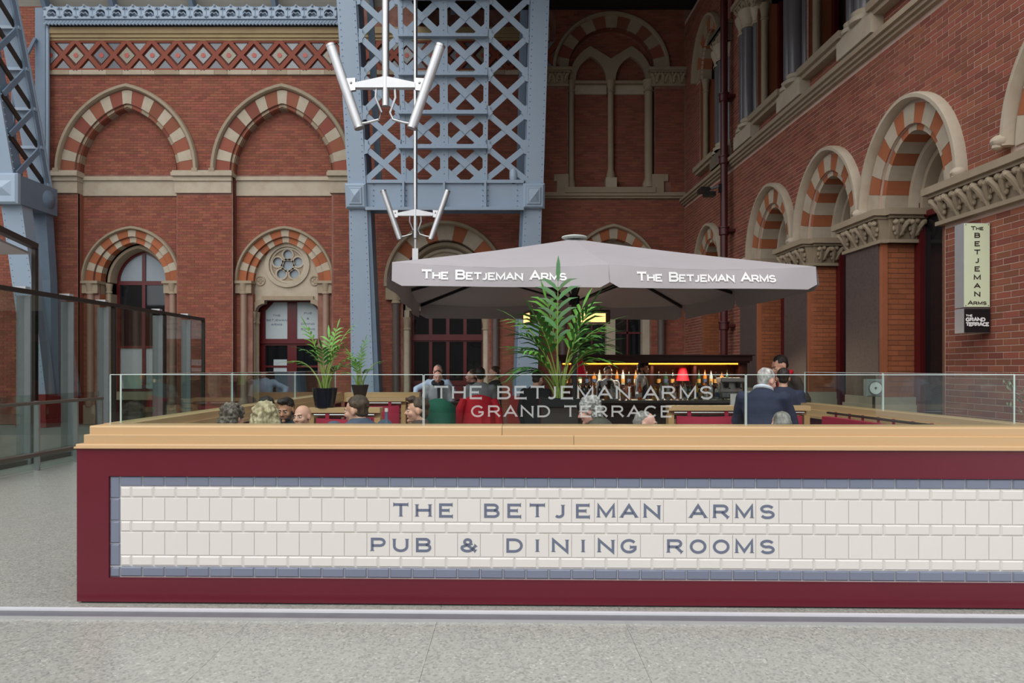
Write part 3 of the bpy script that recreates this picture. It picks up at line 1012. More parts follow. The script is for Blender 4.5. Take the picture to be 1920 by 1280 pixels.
for k in range(-1, nfr + 1):
    xk = bx(144) + P * k
    m = MB(); m.prism([(max(FL, xk - .22), zc), (xk, zc - .24), (xk + .22, zc), (xk, zc + .24)], -.035, 0)
    d = m.build('diamond_tile', tile_mats[(1, 2, 1, 0, 2, 0, 1, 0)[k % 8]], WB)
    m = MB(); m.prism(circ(xk, zc, .07, 12), -.045, -.03); m.build('rose_inlay', ROSE, d)
    for s in (-1, 1):
        m = MB(); m.prism([(xk + P / 2 - .22, zc + s * (hv - .02)), (xk + P / 2 + .22, zc + s * (hv - .02)), (xk + P / 2, zc + s * .14)][::s], -.03, 0)
        m.build('triangle_tile', tile_mats[2 if k % 2 else 0], WB)
    m = MB()
    m.bar((xk, -.035, zc + hv), (xk + P, -.035, zc - hv), .12, .08)
    m.bar((xk, -.03, zc - hv), (xk + P, -.03, zc + hv), .12, .08)
    m.build('lattice_rib', terra, WB)
m = MB(); m.box(FL, FR, -.06, .01, 10.98, 11.06); m.box(FL, FR, -.06, .01, 10.18, 10.24); m.build('frieze_border', terra, WB)

CR = thing('iron_cresting', 'pale blue cast iron cresting along top of brick wall', 'cresting', (0, YB, 0))
m = MB(); m.box(FL, bx(640), -.30, -.02, 11.46, 11.56); m.box(FL, bx(640), -.28, -.18, 11.86, 11.9); m.box(FL, bx(640), -.20, -.16, 11.56, 11.86)
m.build('rail', blue_d, CR)
pl = MB()
ho = [(.13 * cos(radians(a)), .15 + .12 * sin(radians(a))) for a in range(-60, 241, 20)] + [(-.03, .07), (.03, .07)]
pl.prism([(-.225, 0), (.225, 0), (.225, .27), (.16, .33), (.08, .35), (0, .41), (-.08, .35), (-.16, .33), (-.225, .27)], 0, .05, holes=[[p for p in ho]])
pl.tube([(-.12, -.02, .1), (-.06, -.03, .17), (0, -.03, .13), (.06, -.03, .17), (.12, -.02, .1)], .018, 6)
pl.ball((0, -.02, .36), .035, 8)
for s in (-1, 1): pl.ball((s * .19, -.02, .28), .03, 8); pl.ball((s * .20, -.015, .06), .03, 8)
PLM = shared(pl, 'cresting_panel', blue_m, True)
x = FL + .24
while x < bx(630):
    obj_of(PLM, 'cresting_panel', CR, (x, -.34, 11.52)); x += .462
rp = MB()
x = FL + .05
while x < bx(640):
    rp.tube([(x - .05, -.28, 11.38), (x + .05, -.28, 11.48)], .035, 6); x += .1
tag(rp.build('rope_mould', blue_m, CR, smooth=True), kind='stuff')

m = MB(); m.box(UL, UR, 1.1, 1.2, 0, ZT); m.build('inner_backing', black_m, WB)

# ================================================================== SETTING: wall on the right
ROUND = 0.8
TA = 0.043
XC = bx(1284)
AR = math.atan(TA)
WR = struct('wall_right', (XC, YB, 0), (0, 0, -pi / 2 + AR))
def ru(Y): return (YB - Y) / cos(AR)
def rpx(px):
    t = (px - CX) / F
    return ru((XC + TA * YB) / (t + TA))
def rz(px, py):
    t = (px - CX) / F
    Y = (XC + TA * YB) / (t + TA)
    return EYE + (HY - py) / F * Y
ZS = 3.9
UMAX = ru(5.2)
RC = [ru(9.3), ru(11.5), ru(13.75)]
R0, R4 = ru(17.5), ru(6.45)
OW, OH = .64, .95
IN, OUT, HOOD = (.74, 1.04), (1.00, 1.30), (1.105, 1.415)
main = [(c, -1, ZS, OW, OH) for c in RC + [R0]] + [(R4, ZS, ZS + .05, .76, 1.08)]
UZ0, UZS = 6.95, 9.35
ups = [(c, UZ0, UZS, .72, .95) for c in (RC[0], RC[1], RC[2], R0 - .05)]
ZTR = 11.6
mb = MB()
base = [(0, 0)]
for c in sorted(RC + [R0]):
    base += step_poly(c, 0, ZS, OW, .738, 1.036)
mb.prism(base + [(UMAX, 0), (UMAX, ZTR), (0, ZTR)], 0, .06, holes=[open_poly(*u) for u in ups] + [open_poly(R4, 3.95, ZS + .06, OW, OH)])
mb.build('mortar_bed', mortar_l, WR)
zst = 6.42
pier_us = [(RC[0] + RC[1]) / 2, (RC[1] + RC[2]) / 2, RC[2] - 1.12]
def keep_r(x, z):
    for o in main + ups:
        if in_open(x, z, *o): return False
    for c in RC + [R0, R4]:
        if z >= ZS and in_open(x, z, c, ZS, ZS, 1.04, 1.335): return False
    if zst - .14 < z < zst + .1: return False
    for c in RC[:2] + [RC[2]]:
        pass
    for p in pier_us:
        if z < ZS and z > ZS - .5 and abs(x - p) < .62: return False
        if z <= ZS - .5 and abs(x - p) < .50: return False
    if ZS - .5 < z < ZS and x > RC[0] + .62: return False
    if z <= ZS - .5 and x > RC[0] + .64 and x < RC[0] + .66: return False
    for u in ups:
        if z >= UZS and in_open(x, z, u[0], UZS, UZS, 1.03, 1.25): return False
    return True
cells = brick_cells(0.02, UMAX, 0.3, ZTR - .1, keep_r)
def pxof(u, z):
    Y = YB - u * cos(AR); X = XC + u * sin(AR)
    return CX + X / Y * F, HY - (z - EYE) / Y * F, Y
near, rest = [], []
for c in cells:
    px, py, Y = pxof(c[0] + c[2] / 2, c[1] + c[3] / 2)
    (near if (-20 < py < 800 and px < 1935 and c[2] > .2) else rest).append((Y, c))
near.sort(key=lambda q: q[0])
rest += near[300:]
near = near[:300]
bb = MB(); bb.cham(-BL / 2 + BJ / 2, BL / 2 - BJ / 2, -.005, .002, -BH / 2 + BJ / 2, BH / 2 - BJ / 2, .002)
BRK = shared(bb, 'brick', brick_m)
for Y, c in near:
    obj_of(BRK, 'brick', WR, (c[0] + c[2] / 2, random.uniform(-.002, .001), c[1] + c[3] / 2), None, (c[2] / BL, 1, c[3] / BH))
bricks_stuff([c for Y, c in rest], 0, brick_m, WR, proud=.004)

# string course
m = MB()
m.box(-.05, UMAX, -.17, .02, zst - .02, zst + .06); m.box(-.05, UMAX, -.12, .02, zst - .08, zst - .02); m.box(-.05, UMAX, -.07, .02, zst - .13, zst - .08); m.box(-.05, UMAX, -.1, .02, zst + .06, zst + .1)
m.build('string_course', stone_m, WR)

# arcade
def arcade_arch(c, far=False):
    h = arch_ring(WR, 'hood_mould', c, ZS + .02, (1.015, 1.32), HOOD, -.14, 0, stone_l)
    m = MB()
    for s in (-1, 1):
        m.ball((c + s * 1.10, -.12, ZS + .06), (.085, .1, .075), 10)
        m.ball((c + s * 1.10, -.15, ZS + .01), (.05, .06, .04), 8)
    m.build('hood_stop', stone_l, h, smooth=True)
    voussoirs(h, c, ZS, IN, (1.00, 1.30), 13, -.02, .06, brick_o, stone_l, first=1, big=1.15)
    voussoirs(h, c, ZS, (OW, OH), (.735, 1.03), 13, .03, .5, brick_o, stone_l, first=1, big=1.15, name='soffit_voussoir')
    arch_ring(h, 'inner_arch', c, ZS, (.53, .82), (.66, .97), .36, .62, stone_l)
    arch_ring(h, 'inner_arch', c, ZS, (.42, .68), (.54, .83), .46, .72, stone_m)
    m = MB()
    m.prism([(c - .5, ZS)] + arc_poly(c, ZS, .46, .72, 16) + [(c + .5, ZS)] + [(c + .32, ZS), (c + .30, ZS + .22), (c + .2, ZS + .36), (c, ZS + .42), (c - .2, ZS + .36), (c - .30, ZS + .22), (c - .32, ZS)], .62, .7)
    m.build('shouldered_head', stone_l, h)
    return h
for c in RC + [R0]:
    arcade_arch(c)
arch4 = arch_ring(WR, 'hood_mould', R4, ZS + .16, (1.015, 1.32), HOOD, -.14, 0, stone_l)
voussoirs(arch4, R4, ZS + .14, IN, (1.00, 1.30), 13, -.02, .06, brick_o, stone_l, first=1, big=1.15)
m = MB()
for s in (-1, 1):
    m.ball((R4 + s * 1.10, -.12, ZS + .22), (.085, .1, .075), 10); m.ball((R4 + s * 1.10, -.15, ZS + .16), (.05, .06, .04), 8)
m.build('hood_stop', stone_l, arch4, smooth=True)
m = MB(); m.prism(open_poly(R4, ZS, ZS + .1, .75, 1.07), .03, .06); m.build('recessed_panel', brick_m, WR)
# reveals and piers
for c in RC + [R0]:
    m = MB()
    m.box(c - OW - .05, c - OW, .0, .5, 0, ZS); m.box(c + OW, c + OW + .05, .0, .5, 0, ZS)
    m.build('reveal', M('rubbed_brick_reveal', '#8d5c45', .85, var=.16, scale=2.4, bump=.2, second='#7d4c38'), WR)
for c in RC + [R0]:
    m = MB()
    for r in range(int(ZS / BH)):
        for k in range(3):
            y0 = .0 + .225 * k - (.1125 if r % 2 else 0)
            a, b = max(y0, .0), min(y0 + .225, .5)
            if b - a < .04: continue
            m.box(c - OW - .01, c - OW + .006, a + .005, b - .005, r * BH + .005, r * BH + BH - .005)
    tag(m.build('reveal_brickwork', brick_o, WR), kind='stuff')
for p in pier_us:
    a, b = p - .47, p + .47
    m = MB(); m.prism([(a, 0), (b - .05, 0), (b - .05, ZS - .45), (a, ZS - .45)], -.05, .04)
    q = m.build('granite_pier_facing', granite_m, WR)
    m = MB(); m.box(b - .05, b + .02, -.03, .05, 0, ZS - .45); m.build('brick_arris', brick_o, WR)
    m = MB()
    m.box(a - .06, b + .10, -.12, .55, 0, .95); m.box(a - .03, b + .06, -.09, .5, .95, 1.08); m.box(a - .01, b + .04, -.06, .5, 1.08, 1.2)
    m.build('pier_base', stone_l, WR)
    carved_band(WR, a - .02, b + .04, -.03, ZS - .47, ZS, 'capital', step=.24, depth=.5)
    # returned part of the capital on the reveal that faces the camera
    cap = struct('x'); bpy.data.objects.remove(cap)
    e = bpy.data.objects.new('capital_return', None); COL.objects.link(e); e.parent = WR
    e.location = (b + .03, 0, 0); e.rotation_euler = (0, 0, pi / 2)
    carved_band(e, .05, .5, -.01, ZS - .47, ZS, 'carved_band', step=.23, depth=.02)
carved_band(WR, RC[0] + OW + .02, UMAX, -.03, ZS - .48, ZS, 'lintel_band', step=.25, depth=.5)
e = bpy.data.objects.new('capital_return', None); COL.objects.link(e); e.parent = WR
# doors inside the arcade
dark_pane = M('dark_door_glass', '#1c1b1e', .15, var=.2, scale=1)
for k, c in enumerate(sorted(RC + [R0], reverse=True)):
    D = struct('door_%d' % (k + 2), (0, 0, 0), label=('dark glazed door in the nearest brick arch', 'dark glazed door in the second nearest arch',
               'dark glazed door in the third arch behind parasol', 'dark glazed door in the far corner arch')[k], cat='door')
    D.matrix_world = Matrix.Translation((XC, YB, 0)) @ Matrix.Rotation(-pi / 2 + AR, 4, 'Z')
    fr = MB()
    fr.box(c - OW, c - OW + .14, .46, .58, 0, ZS + .1); fr.box(c + OW - .14, c + OW, .46, .58, 0, ZS + .1)
    fr.box(c - OW, c + OW, .48, .58, ZS - .12, ZS - .04); fr.box(c - .03, c + .03, .5, .58, 0, ZS - .1)
    fr.box(c - OW, c + OW, .5, .58, .1, .3)
    fr.build('door_frame', frame_red, D)
    for a, b in ((c - OW + .14, c - .03), (c + .03, c + OW - .14)):
        m = MB(); m.box(a, b, .54, .55, .3, ZS - .12); m.build('pane', dark_pane, D)
    m = MB(); m.prism(open_poly(c, ZS - .05, ZS, .5, .76), .74, .76); m.build('fanlight', dark_pane, D)
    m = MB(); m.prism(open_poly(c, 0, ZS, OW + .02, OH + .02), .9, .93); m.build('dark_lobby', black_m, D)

m = MB(); m.box(-.3, UMAX, 1.0, 1.1, 0, ZTR + .6); m.build('inner_backing', black_m, WR)
# upper storey
for c, zb, zs, w, h in ups:
    hd = arch_ring(WR, 'upper_hood_mould', c, zs, (1.0, 1.22), (1.1, 1.33), -.16, 0, stone_m)
    voussoirs(hd, c, zs, (w, h), (1.0, 1.22), 11, -.02, .3, brick_o, stone_m, first=1)
    m = MB(); m.box(c - w - .04, c - w, 0, .5, zb, zs); m.box(c + w, c + w + .04, 0, .5, zb, zs); m.build('upper_reveal', brick_o, WR)
    m = MB(); m.prism(open_poly(c, zb, zs, w + .03, h + .03), .5, .52); m.build('upper_pane', M('dark_upper_glass', '#17110f', .1, var=.2), WR)
    m = MB(); m.box(c - .04, c + .04, .42, .52, zb, zs + h - .1); m.box(c - w, c - w + .1, .42, .52, zb, zs); m.box(c + w - .1, c + w, .42, .52, zb, zs)
    m.build('upper_frame', frame_red, WR)
    m = MB()
    m.prism([(0, 0), (1, 0), (1, 1)][:0] + [(c - w + .0, zb - .12), (c + w - .0, zb - .12), (c + w - .0, zb), (c - w + .0, zb)], -.22, .5)
    m.box(c - w + .02, c + w - .02, -.16, .45, zb - .2, zb - .12)
    m.build('upper_sill', stone_m, WR)
    jamb_column(WR, c - w + .02, .14, zb - .0, zs - .35, .07, stone_m, .32, 1.5)
for p in pier_us + [RC[2] - 1.12 - 1.6, RC[0] + 1.12, RC[2] - 2.7]:
    for du, r, y in ((-.27, .125, -.02), (.05, .135, -.06), (.27, .09, .04)):
        m = MB()
        m.lathe([(r, 6.95), (r, 9.0)], 16, (p + du, y, 0))
        c = m.build('granite_shaft', granite_c, WR, smooth=True)
        m = MB()
        m.lathe([(r * 1.5, 6.84), (r * 1.55, 6.9), (r * 1.2, 6.95), (r * 1.3, 7.0), (r, 7.03)], 16, (p + du, y, 0))
        m.lathe([(r * 1.2, 8.97), (r * 1.2, 9.01), (r, 9.03), (r * 1.2, 9.15), (r * 1.6, 9.27), (r * 1.7, 9.35)], 16, (p + du, y, 0))
        m.build('shaft_mouldings', stone_l, c, smooth=True)
    m = MB()
    m.box(p - .48, p + .48, -.2, .1, 6.5, 6.78); m.box(p - .44, p + .44, -.17, .1, 6.78, 6.85)
    m.build('shaft_plinth', stone_l, WR)
    carved_band(WR, p - .45, p + .45, -.04, 9.3, 9.75, 'upper_capital', step=.22, depth=.1)

# ---- floor, channel strip, roof
def m_terrazzo():
    m = M('terrazzo', '#98978f', .3, var=.10, scale=1.3, second='#8e8e88')
    nt = m.node_tree; N, L = nt.nodes, nt.links
    b = N['Principled BSDF']
    tc = N.new('ShaderNodeNewGeometry')
    v = N.new('ShaderNodeTexVoronoi'); v.inputs['Scale'].default_value = 75
    L.new(tc.outputs['Position'], v.inputs['Vector'])
    r = N.new('ShaderNodeValToRGB')
    cr = r.color_ramp
    cr.elements[0].position = 0; cr.elements[0].color = lin('#5d5c58')
    cr.elements[1].position = 1; cr.elements[1].color = lin('#eceae2')
    for p, c in ((.25, '#8a8984'), (.5, '#b1b0a9'), (.8, '#b9b5aa')):
        e = cr.elements.new(p); e.color = lin(c)
    L.new(v.outputs['Color'], r.inputs['Fac'])
    old = b.inputs['Base Color'].links[0].from_socket
    mx = N.new('ShaderNodeMix'); mx.data_type = 'RGBA'
    mx.inputs['Factor'].default_value = .45
    L.new(old, mx.inputs['A']); L.new(r.outputs['Color'], mx.inputs['B'])
    L.new(mx.outputs['Result'], b.inputs['Base Color'])
    return m
terr = m_terrazzo()
m = MB(); m.box(-22, 9, -9, 24, -.3, -.012); FLR = m.build('floor', M('slab_joint', '#77756f', .9), None)
tag(FLR, kind='structure')
CHY = 4.5
PAV = []
sl = MB(); sl.box(-.599, .599, -.599, .599, -.02, 0)
SLM = shared(sl, 'paving_slab', terr)
for i in range(-15, 7):
    for j in range(-5, 14):
        obj_of(SLM, 'paving_slab', FLR, (-2.88 + .6 + 1.2 * i + (0 if i != 99 else 0) + 2.4, .35 + 1.2 * j, 0))
TRM = struct('trim_1', (-3.0, 4.706, 0), (0, 0, -radians(1.2)), label='steel floor channel in front of the barrier', cat='channel')
lip_s = M('bright_steel_lip', '#d6d6da', .3, var=.03)
m = MB(); m.box(-9, 8, -.170, -.132, 0, .020); m.build('steel_lip', lip_s, TRM)
m = MB(); m.box(-9, 8, -.30, -.285, 0, .016); m.build('steel_lip', alu_m, TRM)
m = MB(); m.box(-9, 8, -.285, -.165, 0, .008); m.build('channel_bed', M('dark_channel', '#6d6c72', .5, var=.1), TRM)

hall = M('hall_stonework', '#6d5f57', .9, var=.2, scale=.6, second='#5b4d46')
WF = struct('wall_front', (0, -15, 0)); m = MB(); m.box(-32, 12, -.3, 0, 0, 6.8); m.build('hall_wall', hall, WF)
WL = struct('wall_left', (-30, 0, 0)); m = MB(); m.box(-.3, 0, -15, 24, 0, 8.5); m.build('hall_wall', hall, WL)
m = MB(); m.box(-30, 9, -15, -9, -.3, -.001); m.box(-30, -22, -9, 24, -.3, -.001); m.box(7, 12, -15, -8, -.3, -.002); m.build('outer_paving', terr, FLR)
CEI = struct('ceiling')
m = MB()
for k in range(24):
    d0, d1 = k * .3, k * .3 + .28
    a, b = (YB + .1 - d0 * .72, 11.9 + d0), (YB + .1 - d1 * .72, 11.9 + d1)
    m.add([(-24, a[0], a[1]), (1.0, a[0], a[1]), (1.0, b[0], b[1]), (-24, b[0], b[1]),
           (-24, a[0] + .06, a[1] + .04), (1.0, a[0] + .06, a[1] + .04), (1.0, b[0] + .06, b[1] + .04), (-24, b[0] + .06, b[1] + .04)],
          [(0, 1, 2, 3), (7, 6, 5, 4), (0, 4, 5, 1), (2, 6, 7, 3)])
m.build('roof_boarding', roof_m, CEI)
for px in (95, 220, 367, 520, 700, 850):
    x = bx(px)
    m = MB(); m.bar((x, YB - .05, 11.8), (x - .02, YB - 4.9, 18.6), .12, .25, (0, .8, .6)); m.build('rafter', blue_d, CEI)
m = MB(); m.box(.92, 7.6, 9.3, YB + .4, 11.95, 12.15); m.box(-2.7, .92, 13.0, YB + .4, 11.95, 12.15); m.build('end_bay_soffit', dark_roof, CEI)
m = MB(); m.box(-2.7, -2.6, 13.0, YB, 11.5, 14); m.box(.92, 1.02, 9.3, 13.0, 9.3, 14); m.build('added_shade_fascia', dark_roof, CEI)  # fascia pieces added to block light from the left and darken the corner
m = MB(); m.box(1.0, 5.35, 9.2, 9.35, 7.7, 12.1); m.build('added_shade_screen', dark_roof, CEI)  # unseen screen added to keep front light off the upper right corner

# ================================================================== IRON ROOF RIBS
GM = 0.19
GY0 = 19.05
GPH = math.atan(GM)
def gp(px, py, dy=0.0):
    """photo pixel -> (x, height along the leaning girder plane)"""
    k = (HY - py) / F
    Y = (GY0 + dy - GM * EYE) / (1 + GM * k)
    z = EYE + k * Y
    return ((px - CX) / F * Y, z / cos(GPH))
def gpoly(*pts):
    return [gp(*p) for p in pts]
def ccw(p):
    a = sum(p[i - 1][0] * p[i][1] - p[i][0] * p[i - 1][1] for i in range(len(p)))
    return p if a > 0 else list(reversed(p))
G = thing('iron_girder', 'pale blue riveted lattice girder standing on two legs behind parasol', 'girder', (0, GY0, 0), rot=(GPH, 0, 0))
def plate(name, pts, y0, y1, mat=blue_m, parent=G):
    m = MB(); m.prism(ccw(gpoly(*pts)), y0, y1)
    return m.build(name, mat, parent)
lch = plate('chord', [(631, 0), (652, 345), (686, 345), (667, 0), (656, -190), (618, -190)], 0, .06)
rch = plate('chord', [(995, 0), (985, 345), (1019, 345), (1030, 0), (1036, -190), (1001, -190)], 0, .06)
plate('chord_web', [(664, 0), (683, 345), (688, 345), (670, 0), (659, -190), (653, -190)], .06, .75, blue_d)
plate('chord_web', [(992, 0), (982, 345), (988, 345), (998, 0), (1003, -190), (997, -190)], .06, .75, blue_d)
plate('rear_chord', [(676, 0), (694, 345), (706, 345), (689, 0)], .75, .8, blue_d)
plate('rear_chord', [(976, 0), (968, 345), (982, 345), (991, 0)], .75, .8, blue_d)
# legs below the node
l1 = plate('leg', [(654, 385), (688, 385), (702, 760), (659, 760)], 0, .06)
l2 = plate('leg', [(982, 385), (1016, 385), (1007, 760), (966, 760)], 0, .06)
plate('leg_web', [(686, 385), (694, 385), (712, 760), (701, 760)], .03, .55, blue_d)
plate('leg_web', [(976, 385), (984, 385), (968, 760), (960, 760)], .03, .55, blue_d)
for xs in ((650, 716), (955, 1015)):
    m = MB()
    p = gp(xs[0], 800), gp(xs[1], 742)
    m.box(p[0][0], p[1][0], -.12, .5, 0.0, p[1][1]); m.box(p[0][0] - .06, p[1][0] + .06, -.18, .5, 0.0, .25)
    m.build('foot', base_red, G)
# node blocks with raised pyramids
def node_block(px0, px1, py0, py1, parent=G, d=.14):
    (x0, z1), (x1, z0) = gp(px0, py0), gp(px1, py1)
    m = MB()
    m.cham(x0, x1, -d, .7, z0, z1, .05)
    o = m.build('node_block', blue_m, parent)
    m = MB()
    c = .10
    m.cham(x0 + c, x1 - c, -d - .03, -d, z0 + c, z1 - c, .02)
    a, b, e, f = x0 + c + .05, x1 - c - .05, z0 + c + .05, z1 - c - .05
    m.add([(a, -d - .03, e), (b, -d - .03, e), (b, -d - .03, f), (a, -d - .03, f), ((a + b) / 2, -d - .10, (e + f) / 2)],
          [(0, 1, 4), (1, 2, 4), (2, 3, 4), (3, 0, 4)])
    m.build('pyramid_boss', blue_m, o)
    return o
node_block(648, 689, 344, 391)
node_block(981, 1021, 344, 391)
# bottom beam
plate('beam', [(688, 337), (688, 393), (982, 393), (982, 337)], .02, .10)
plate('beam_flange', [(688, 337), (688, 343), (982, 343), (982, 337)], -.05, .1)
plate('beam_flange', [(688, 388), (688, 394), (982, 394), (982, 388)], -.22, .35)
plate('beam_soffit', [(690, 393), (690, 399), (980, 399), (980, 393)], .35, .75, blue_d)
for x in (757, 833, 910):
    plate('stiffener', [(x - 2, 340), (x - 2, 393), (x + 2, 393), (x + 2, 340)], -.10, .05)
# centre panel
rows = [-72, -5, 67, 139, 211, 275, 337]
def vx(x0, x1, py): return x0 + (x1 - x0) * (py / 337.0)
for a, b, w in ((750, 757, 9), (831, 833, 15), (913, 909, 9)):
    plate('upright', [(vx(a, b, -100) - w / 2, -100), (b - w / 2, 340), (b + w / 2, 340), (vx(a, b, -100) + w / 2, -100)], .0, .05)
for y in rows[:-1]:
    plate('cross_rail', [(748, y - 5), (750, y + 5), (913, y + 5), (914, y - 5)], -.01, .05)
    plate('rail_flange', [(748, y + 1), (748, y + 4), (914, y + 4), (914, y + 1)], -.16, .0)
def lattice(xl0, xl1, xr0, xr1, rws, w, gus):
    for y0, y1 in zip(rws[:-1], rws[1:]):
        a0, a1 = vx(xl0, xl1, y0), vx(xl0, xl1, y1)
        b0, b1 = vx(xr0, xr1, y0), vx(xr0, xr1, y1)
        for k, (p, q) in enumerate((((a0, y0), (b1, y1)), ((b0, y0), (a1, y1)))):
            P, Q = gp(*p), gp(*q)
            m = MB(); m.bar((P[0], .03 + .025 * k, P[1]), (Q[0], .03 + .025 * k, Q[1]), w, .02)
            m.build('lattice_bar', blue_m, G)
        if gus:
            m = MB()
            c = (a0 + b0 + a1 + b1) / 4, (y0 + y1) / 2
            for (x, y, sx, sy) in ((a0, y0, 1, 1), (b0, y0, -1, 1), (a1, y1, 1, -1), (b1, y1, -1, -1)):
                m.prism(ccw(gpoly((x, y), (x + sx * 27, y), (x, y + sy * 25))), .015, .03)
            s = 9
            m.prism(ccw(gpoly((c[0] - s, c[1]), (c[0], c[1] - s), (c[0] + s, c[1]), (c[0], c[1] + s))), .0, .02)
            m.build('gusset', blue_m, G)
        else:
            m = MB()
            for (x, y, sx) in ((a0, y0, 1), (b0, y0, -1)):
                m.prism(ccw(gpoly((x, y - 14), (x + sx * 7, y - 12), (x + sx * 7, y - 6), (x + sx * 12, y), (x + sx * 7, y + 6), (x + sx * 7, y + 12), (x, y + 14))), .0, .03)
            m.build('gusset', blue_m, G)
lattice(752, 759, 828, 829, rows, .17, True)
lattice(834, 837, 911, 907, rows, .17, True)
lattice(669, 686, 746, 755, rows, .15, False)
lattice(916, 910, 993, 986, rows, .15, False)
# rivets
rv = MB()
def rivet_line(p, q, step=.155):
    P, Q = Vector(gp(*p)), Vector(gp(*q))
    n = max(1, int((Q - P).length / step))
    for i in range(n + 1):
        c = P.lerp(Q, i / n)
        r = .021
        rv.add([(c.x - r, -.0, c.y), (c.x, -.0, c.y - r), (c.x + r, -.0, c.y), (c.x, -.0, c.y + r), (c.x, -.02, c.y)], [(0, 1, 4), (1, 2, 4), (2, 3, 4), (3, 0, 4)])
for a in (((635, -20), (656, 343)), ((664, 0), (682, 343)), ((1000, -20), (989, 343)), ((1026, 0), (1015, 343)),
          ((658, 395), (663, 735)), ((684, 395), (698, 735)), ((986, 395), (970, 735)), ((1012, 395), (1003, 735)),
          ((831, -20), (833, 337)), ((753, 0), (757, 337)), ((912, 0), (909, 337))):
    rivet_line(*a)
for y in rows[1:-1]:
    rivet_line((755, y - 3), (908, y - 3), .14)
for y in (340, 391):
    rivet_line((690, y), (980, y), .13)
for x in (700, 752, 762, 905, 915, 970):
    rivet_line((x, 346), (x, 386), .13)
tag(rv.build('rivets', rivet_m, G), kind='stuff')

# dark wiring and camera on the girder
CC = thing('security_camera', 'small pale blue dome camera fixed low on lattice girder', 'camera', (0, 0, 0))
p = at(963, 330, 17.85)
CC.location = p
m = MB(); m.lathe([(.09, -.12), (.11, -.05), (.11, .12), (.07, .19), (.02, .2)], 14); m.build('housing', blue_m, CC, True)
m = MB(); m.ball((0, 0, -.12), (.085, .085, .09), 12); m.build('dome', black_m, CC, True)
m = MB(); m.box(-.03, .03, 0, .2, .05, .1); m.build('bracket', blue_d, CC)

# ---- left rib, seen from the side
XL = -13.15
LG = thing('iron_rib', 'pale blue riveted roof rib at far left seen side on', 'girder', (XL, 0, 0))
front = [(0, 19.0), (3, 18.5), (6.3, 17.85), (8.5, 17.3), (11.2, 16.5), (14, 15.3)]
rear = [(0, 19.5), (4, 19.42), (6.3, 19.2), (8.5, 18.6), (11.2, 17.75), (14, 16.5)]
def ev(prof, z):
    for (a, y0), (b, y1) in zip(prof[:-1], prof[1:]):
        if a <= z <= b: return y0 + (y1 - y0) * (z - a) / (b - a)
    return prof[-1][1]
W = .30
WF_ = .22
def sweep(name, prof, z0, z1, t0, t1, hw, mat, parent=LG, x0=0.0):
    m = MB()
    zs = [z0 + (z1 - z0) * i / 8 for i in range(9)]
    vs, fs = [], []
    for z in zs:
        y = ev(prof, z)
        vs += [(x0 - hw, y + t0, z), (x0 + hw, y + t0, z), (x0 + hw, y + t1, z), (x0 - hw, y + t1, z)]
    for i in range(8):
        for k in range(4):
            fs.append((4 * i + k, 4 * i + (k + 1) % 4, 4 * i + 4 + (k + 1) % 4, 4 * i + 4 + k))
    fs += [(3, 2, 1, 0), (32, 33, 34, 35)]
    m.add(vs, fs)
    return m.build(name, mat, parent)
sweep('front_chord', front, 6.6, 13.6, 0, .06, WF_, blue_m, x0=-.05)
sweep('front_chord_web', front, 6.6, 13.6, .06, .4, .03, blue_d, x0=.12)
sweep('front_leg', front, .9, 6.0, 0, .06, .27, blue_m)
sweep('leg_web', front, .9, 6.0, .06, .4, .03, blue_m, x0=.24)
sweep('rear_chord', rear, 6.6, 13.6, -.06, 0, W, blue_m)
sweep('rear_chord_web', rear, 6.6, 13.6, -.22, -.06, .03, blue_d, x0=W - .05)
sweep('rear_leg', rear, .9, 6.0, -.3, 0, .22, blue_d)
m = MB()
for (z0, z1) in ((5.9, 6.65),):
    y0, y1 = ev(front, 6.3) - .1, ev(rear, 6.3) + .05
    m.box(-W - .03, W + .03, y0, y1, z0, z1)
nb = m.build('node_block', blue_d, LG)
m = MB(); m.cham(-.34, .34, ev(front, 6.3) - .2, ev(front, 6.3) - .05, 5.88, 6.68, .05)
a = ev(front, 6.3) - .2
m.add([(-.2, a, 6.08), (.2, a, 6.08), (.2, a, 6.48), (-.2, a, 6.48), (0, a - .08, 6.28)], [(0, 1, 4), (1, 2, 4), (2, 3, 4), (3, 0, 4)])
m.build('pyramid_boss', blue_m, nb)
m = MB(); m.lathe([(.02, .12), (.2, .06), (.27, 0)], 16)
o = m.build('round_boss', blue_d, nb, True); o.rotation_euler = (0, pi / 2, 0); o.location = (W + .02, ev(rear, 6.3) - .3, 6.28)
zs = [6.7, 7.65, 8.6, 9.55, 10.5, 11.45, 12.4]
for k, (z0, z1) in enumerate(zip(zs[:-1], zs[1:])):
    f0, f1, r0, r1 = ev(front, z0) + .1, ev(front, z1) + .1, ev(rear, z0) - .1, ev(rear, z1) - .1
    for (p, q, dx) in (((f0, z0), (r1, z1), .22), ((r0, z0), (f1, z1), .17)):
        m = MB(); m.bar((dx, p[0], p[1]), (dx, q[0], q[1]), .13, .05, (1, 0, 0)); m.build('lattice_bar', blue_d if dx > .2 else dark_metal, LG)
    m = MB(); m.bar((-W, r0 - .05, z0), (W, r0 - .05, z0), .10, .08, (0, 0, 1)); m.build('batten', blue_m, LG)
m = MB()
for z in [1.2 + .16 * i for i in range(75)]:
    if 5.7 < z < 6.8: continue
    y = ev(front, z)
    for s in (-1, 1):
        m.add([(s * .22 - .02, y, z), (s * .22, y, z - .02), (s * .22 + .02, y, z), (s * .22, y, z + .02), (s * .22, y - .02, z)], [(0, 1, 4), (1, 2, 4), (2, 3, 4), (3, 0, 4)])
tag(m.build('rivets', rivet_m, LG), kind='stuff')
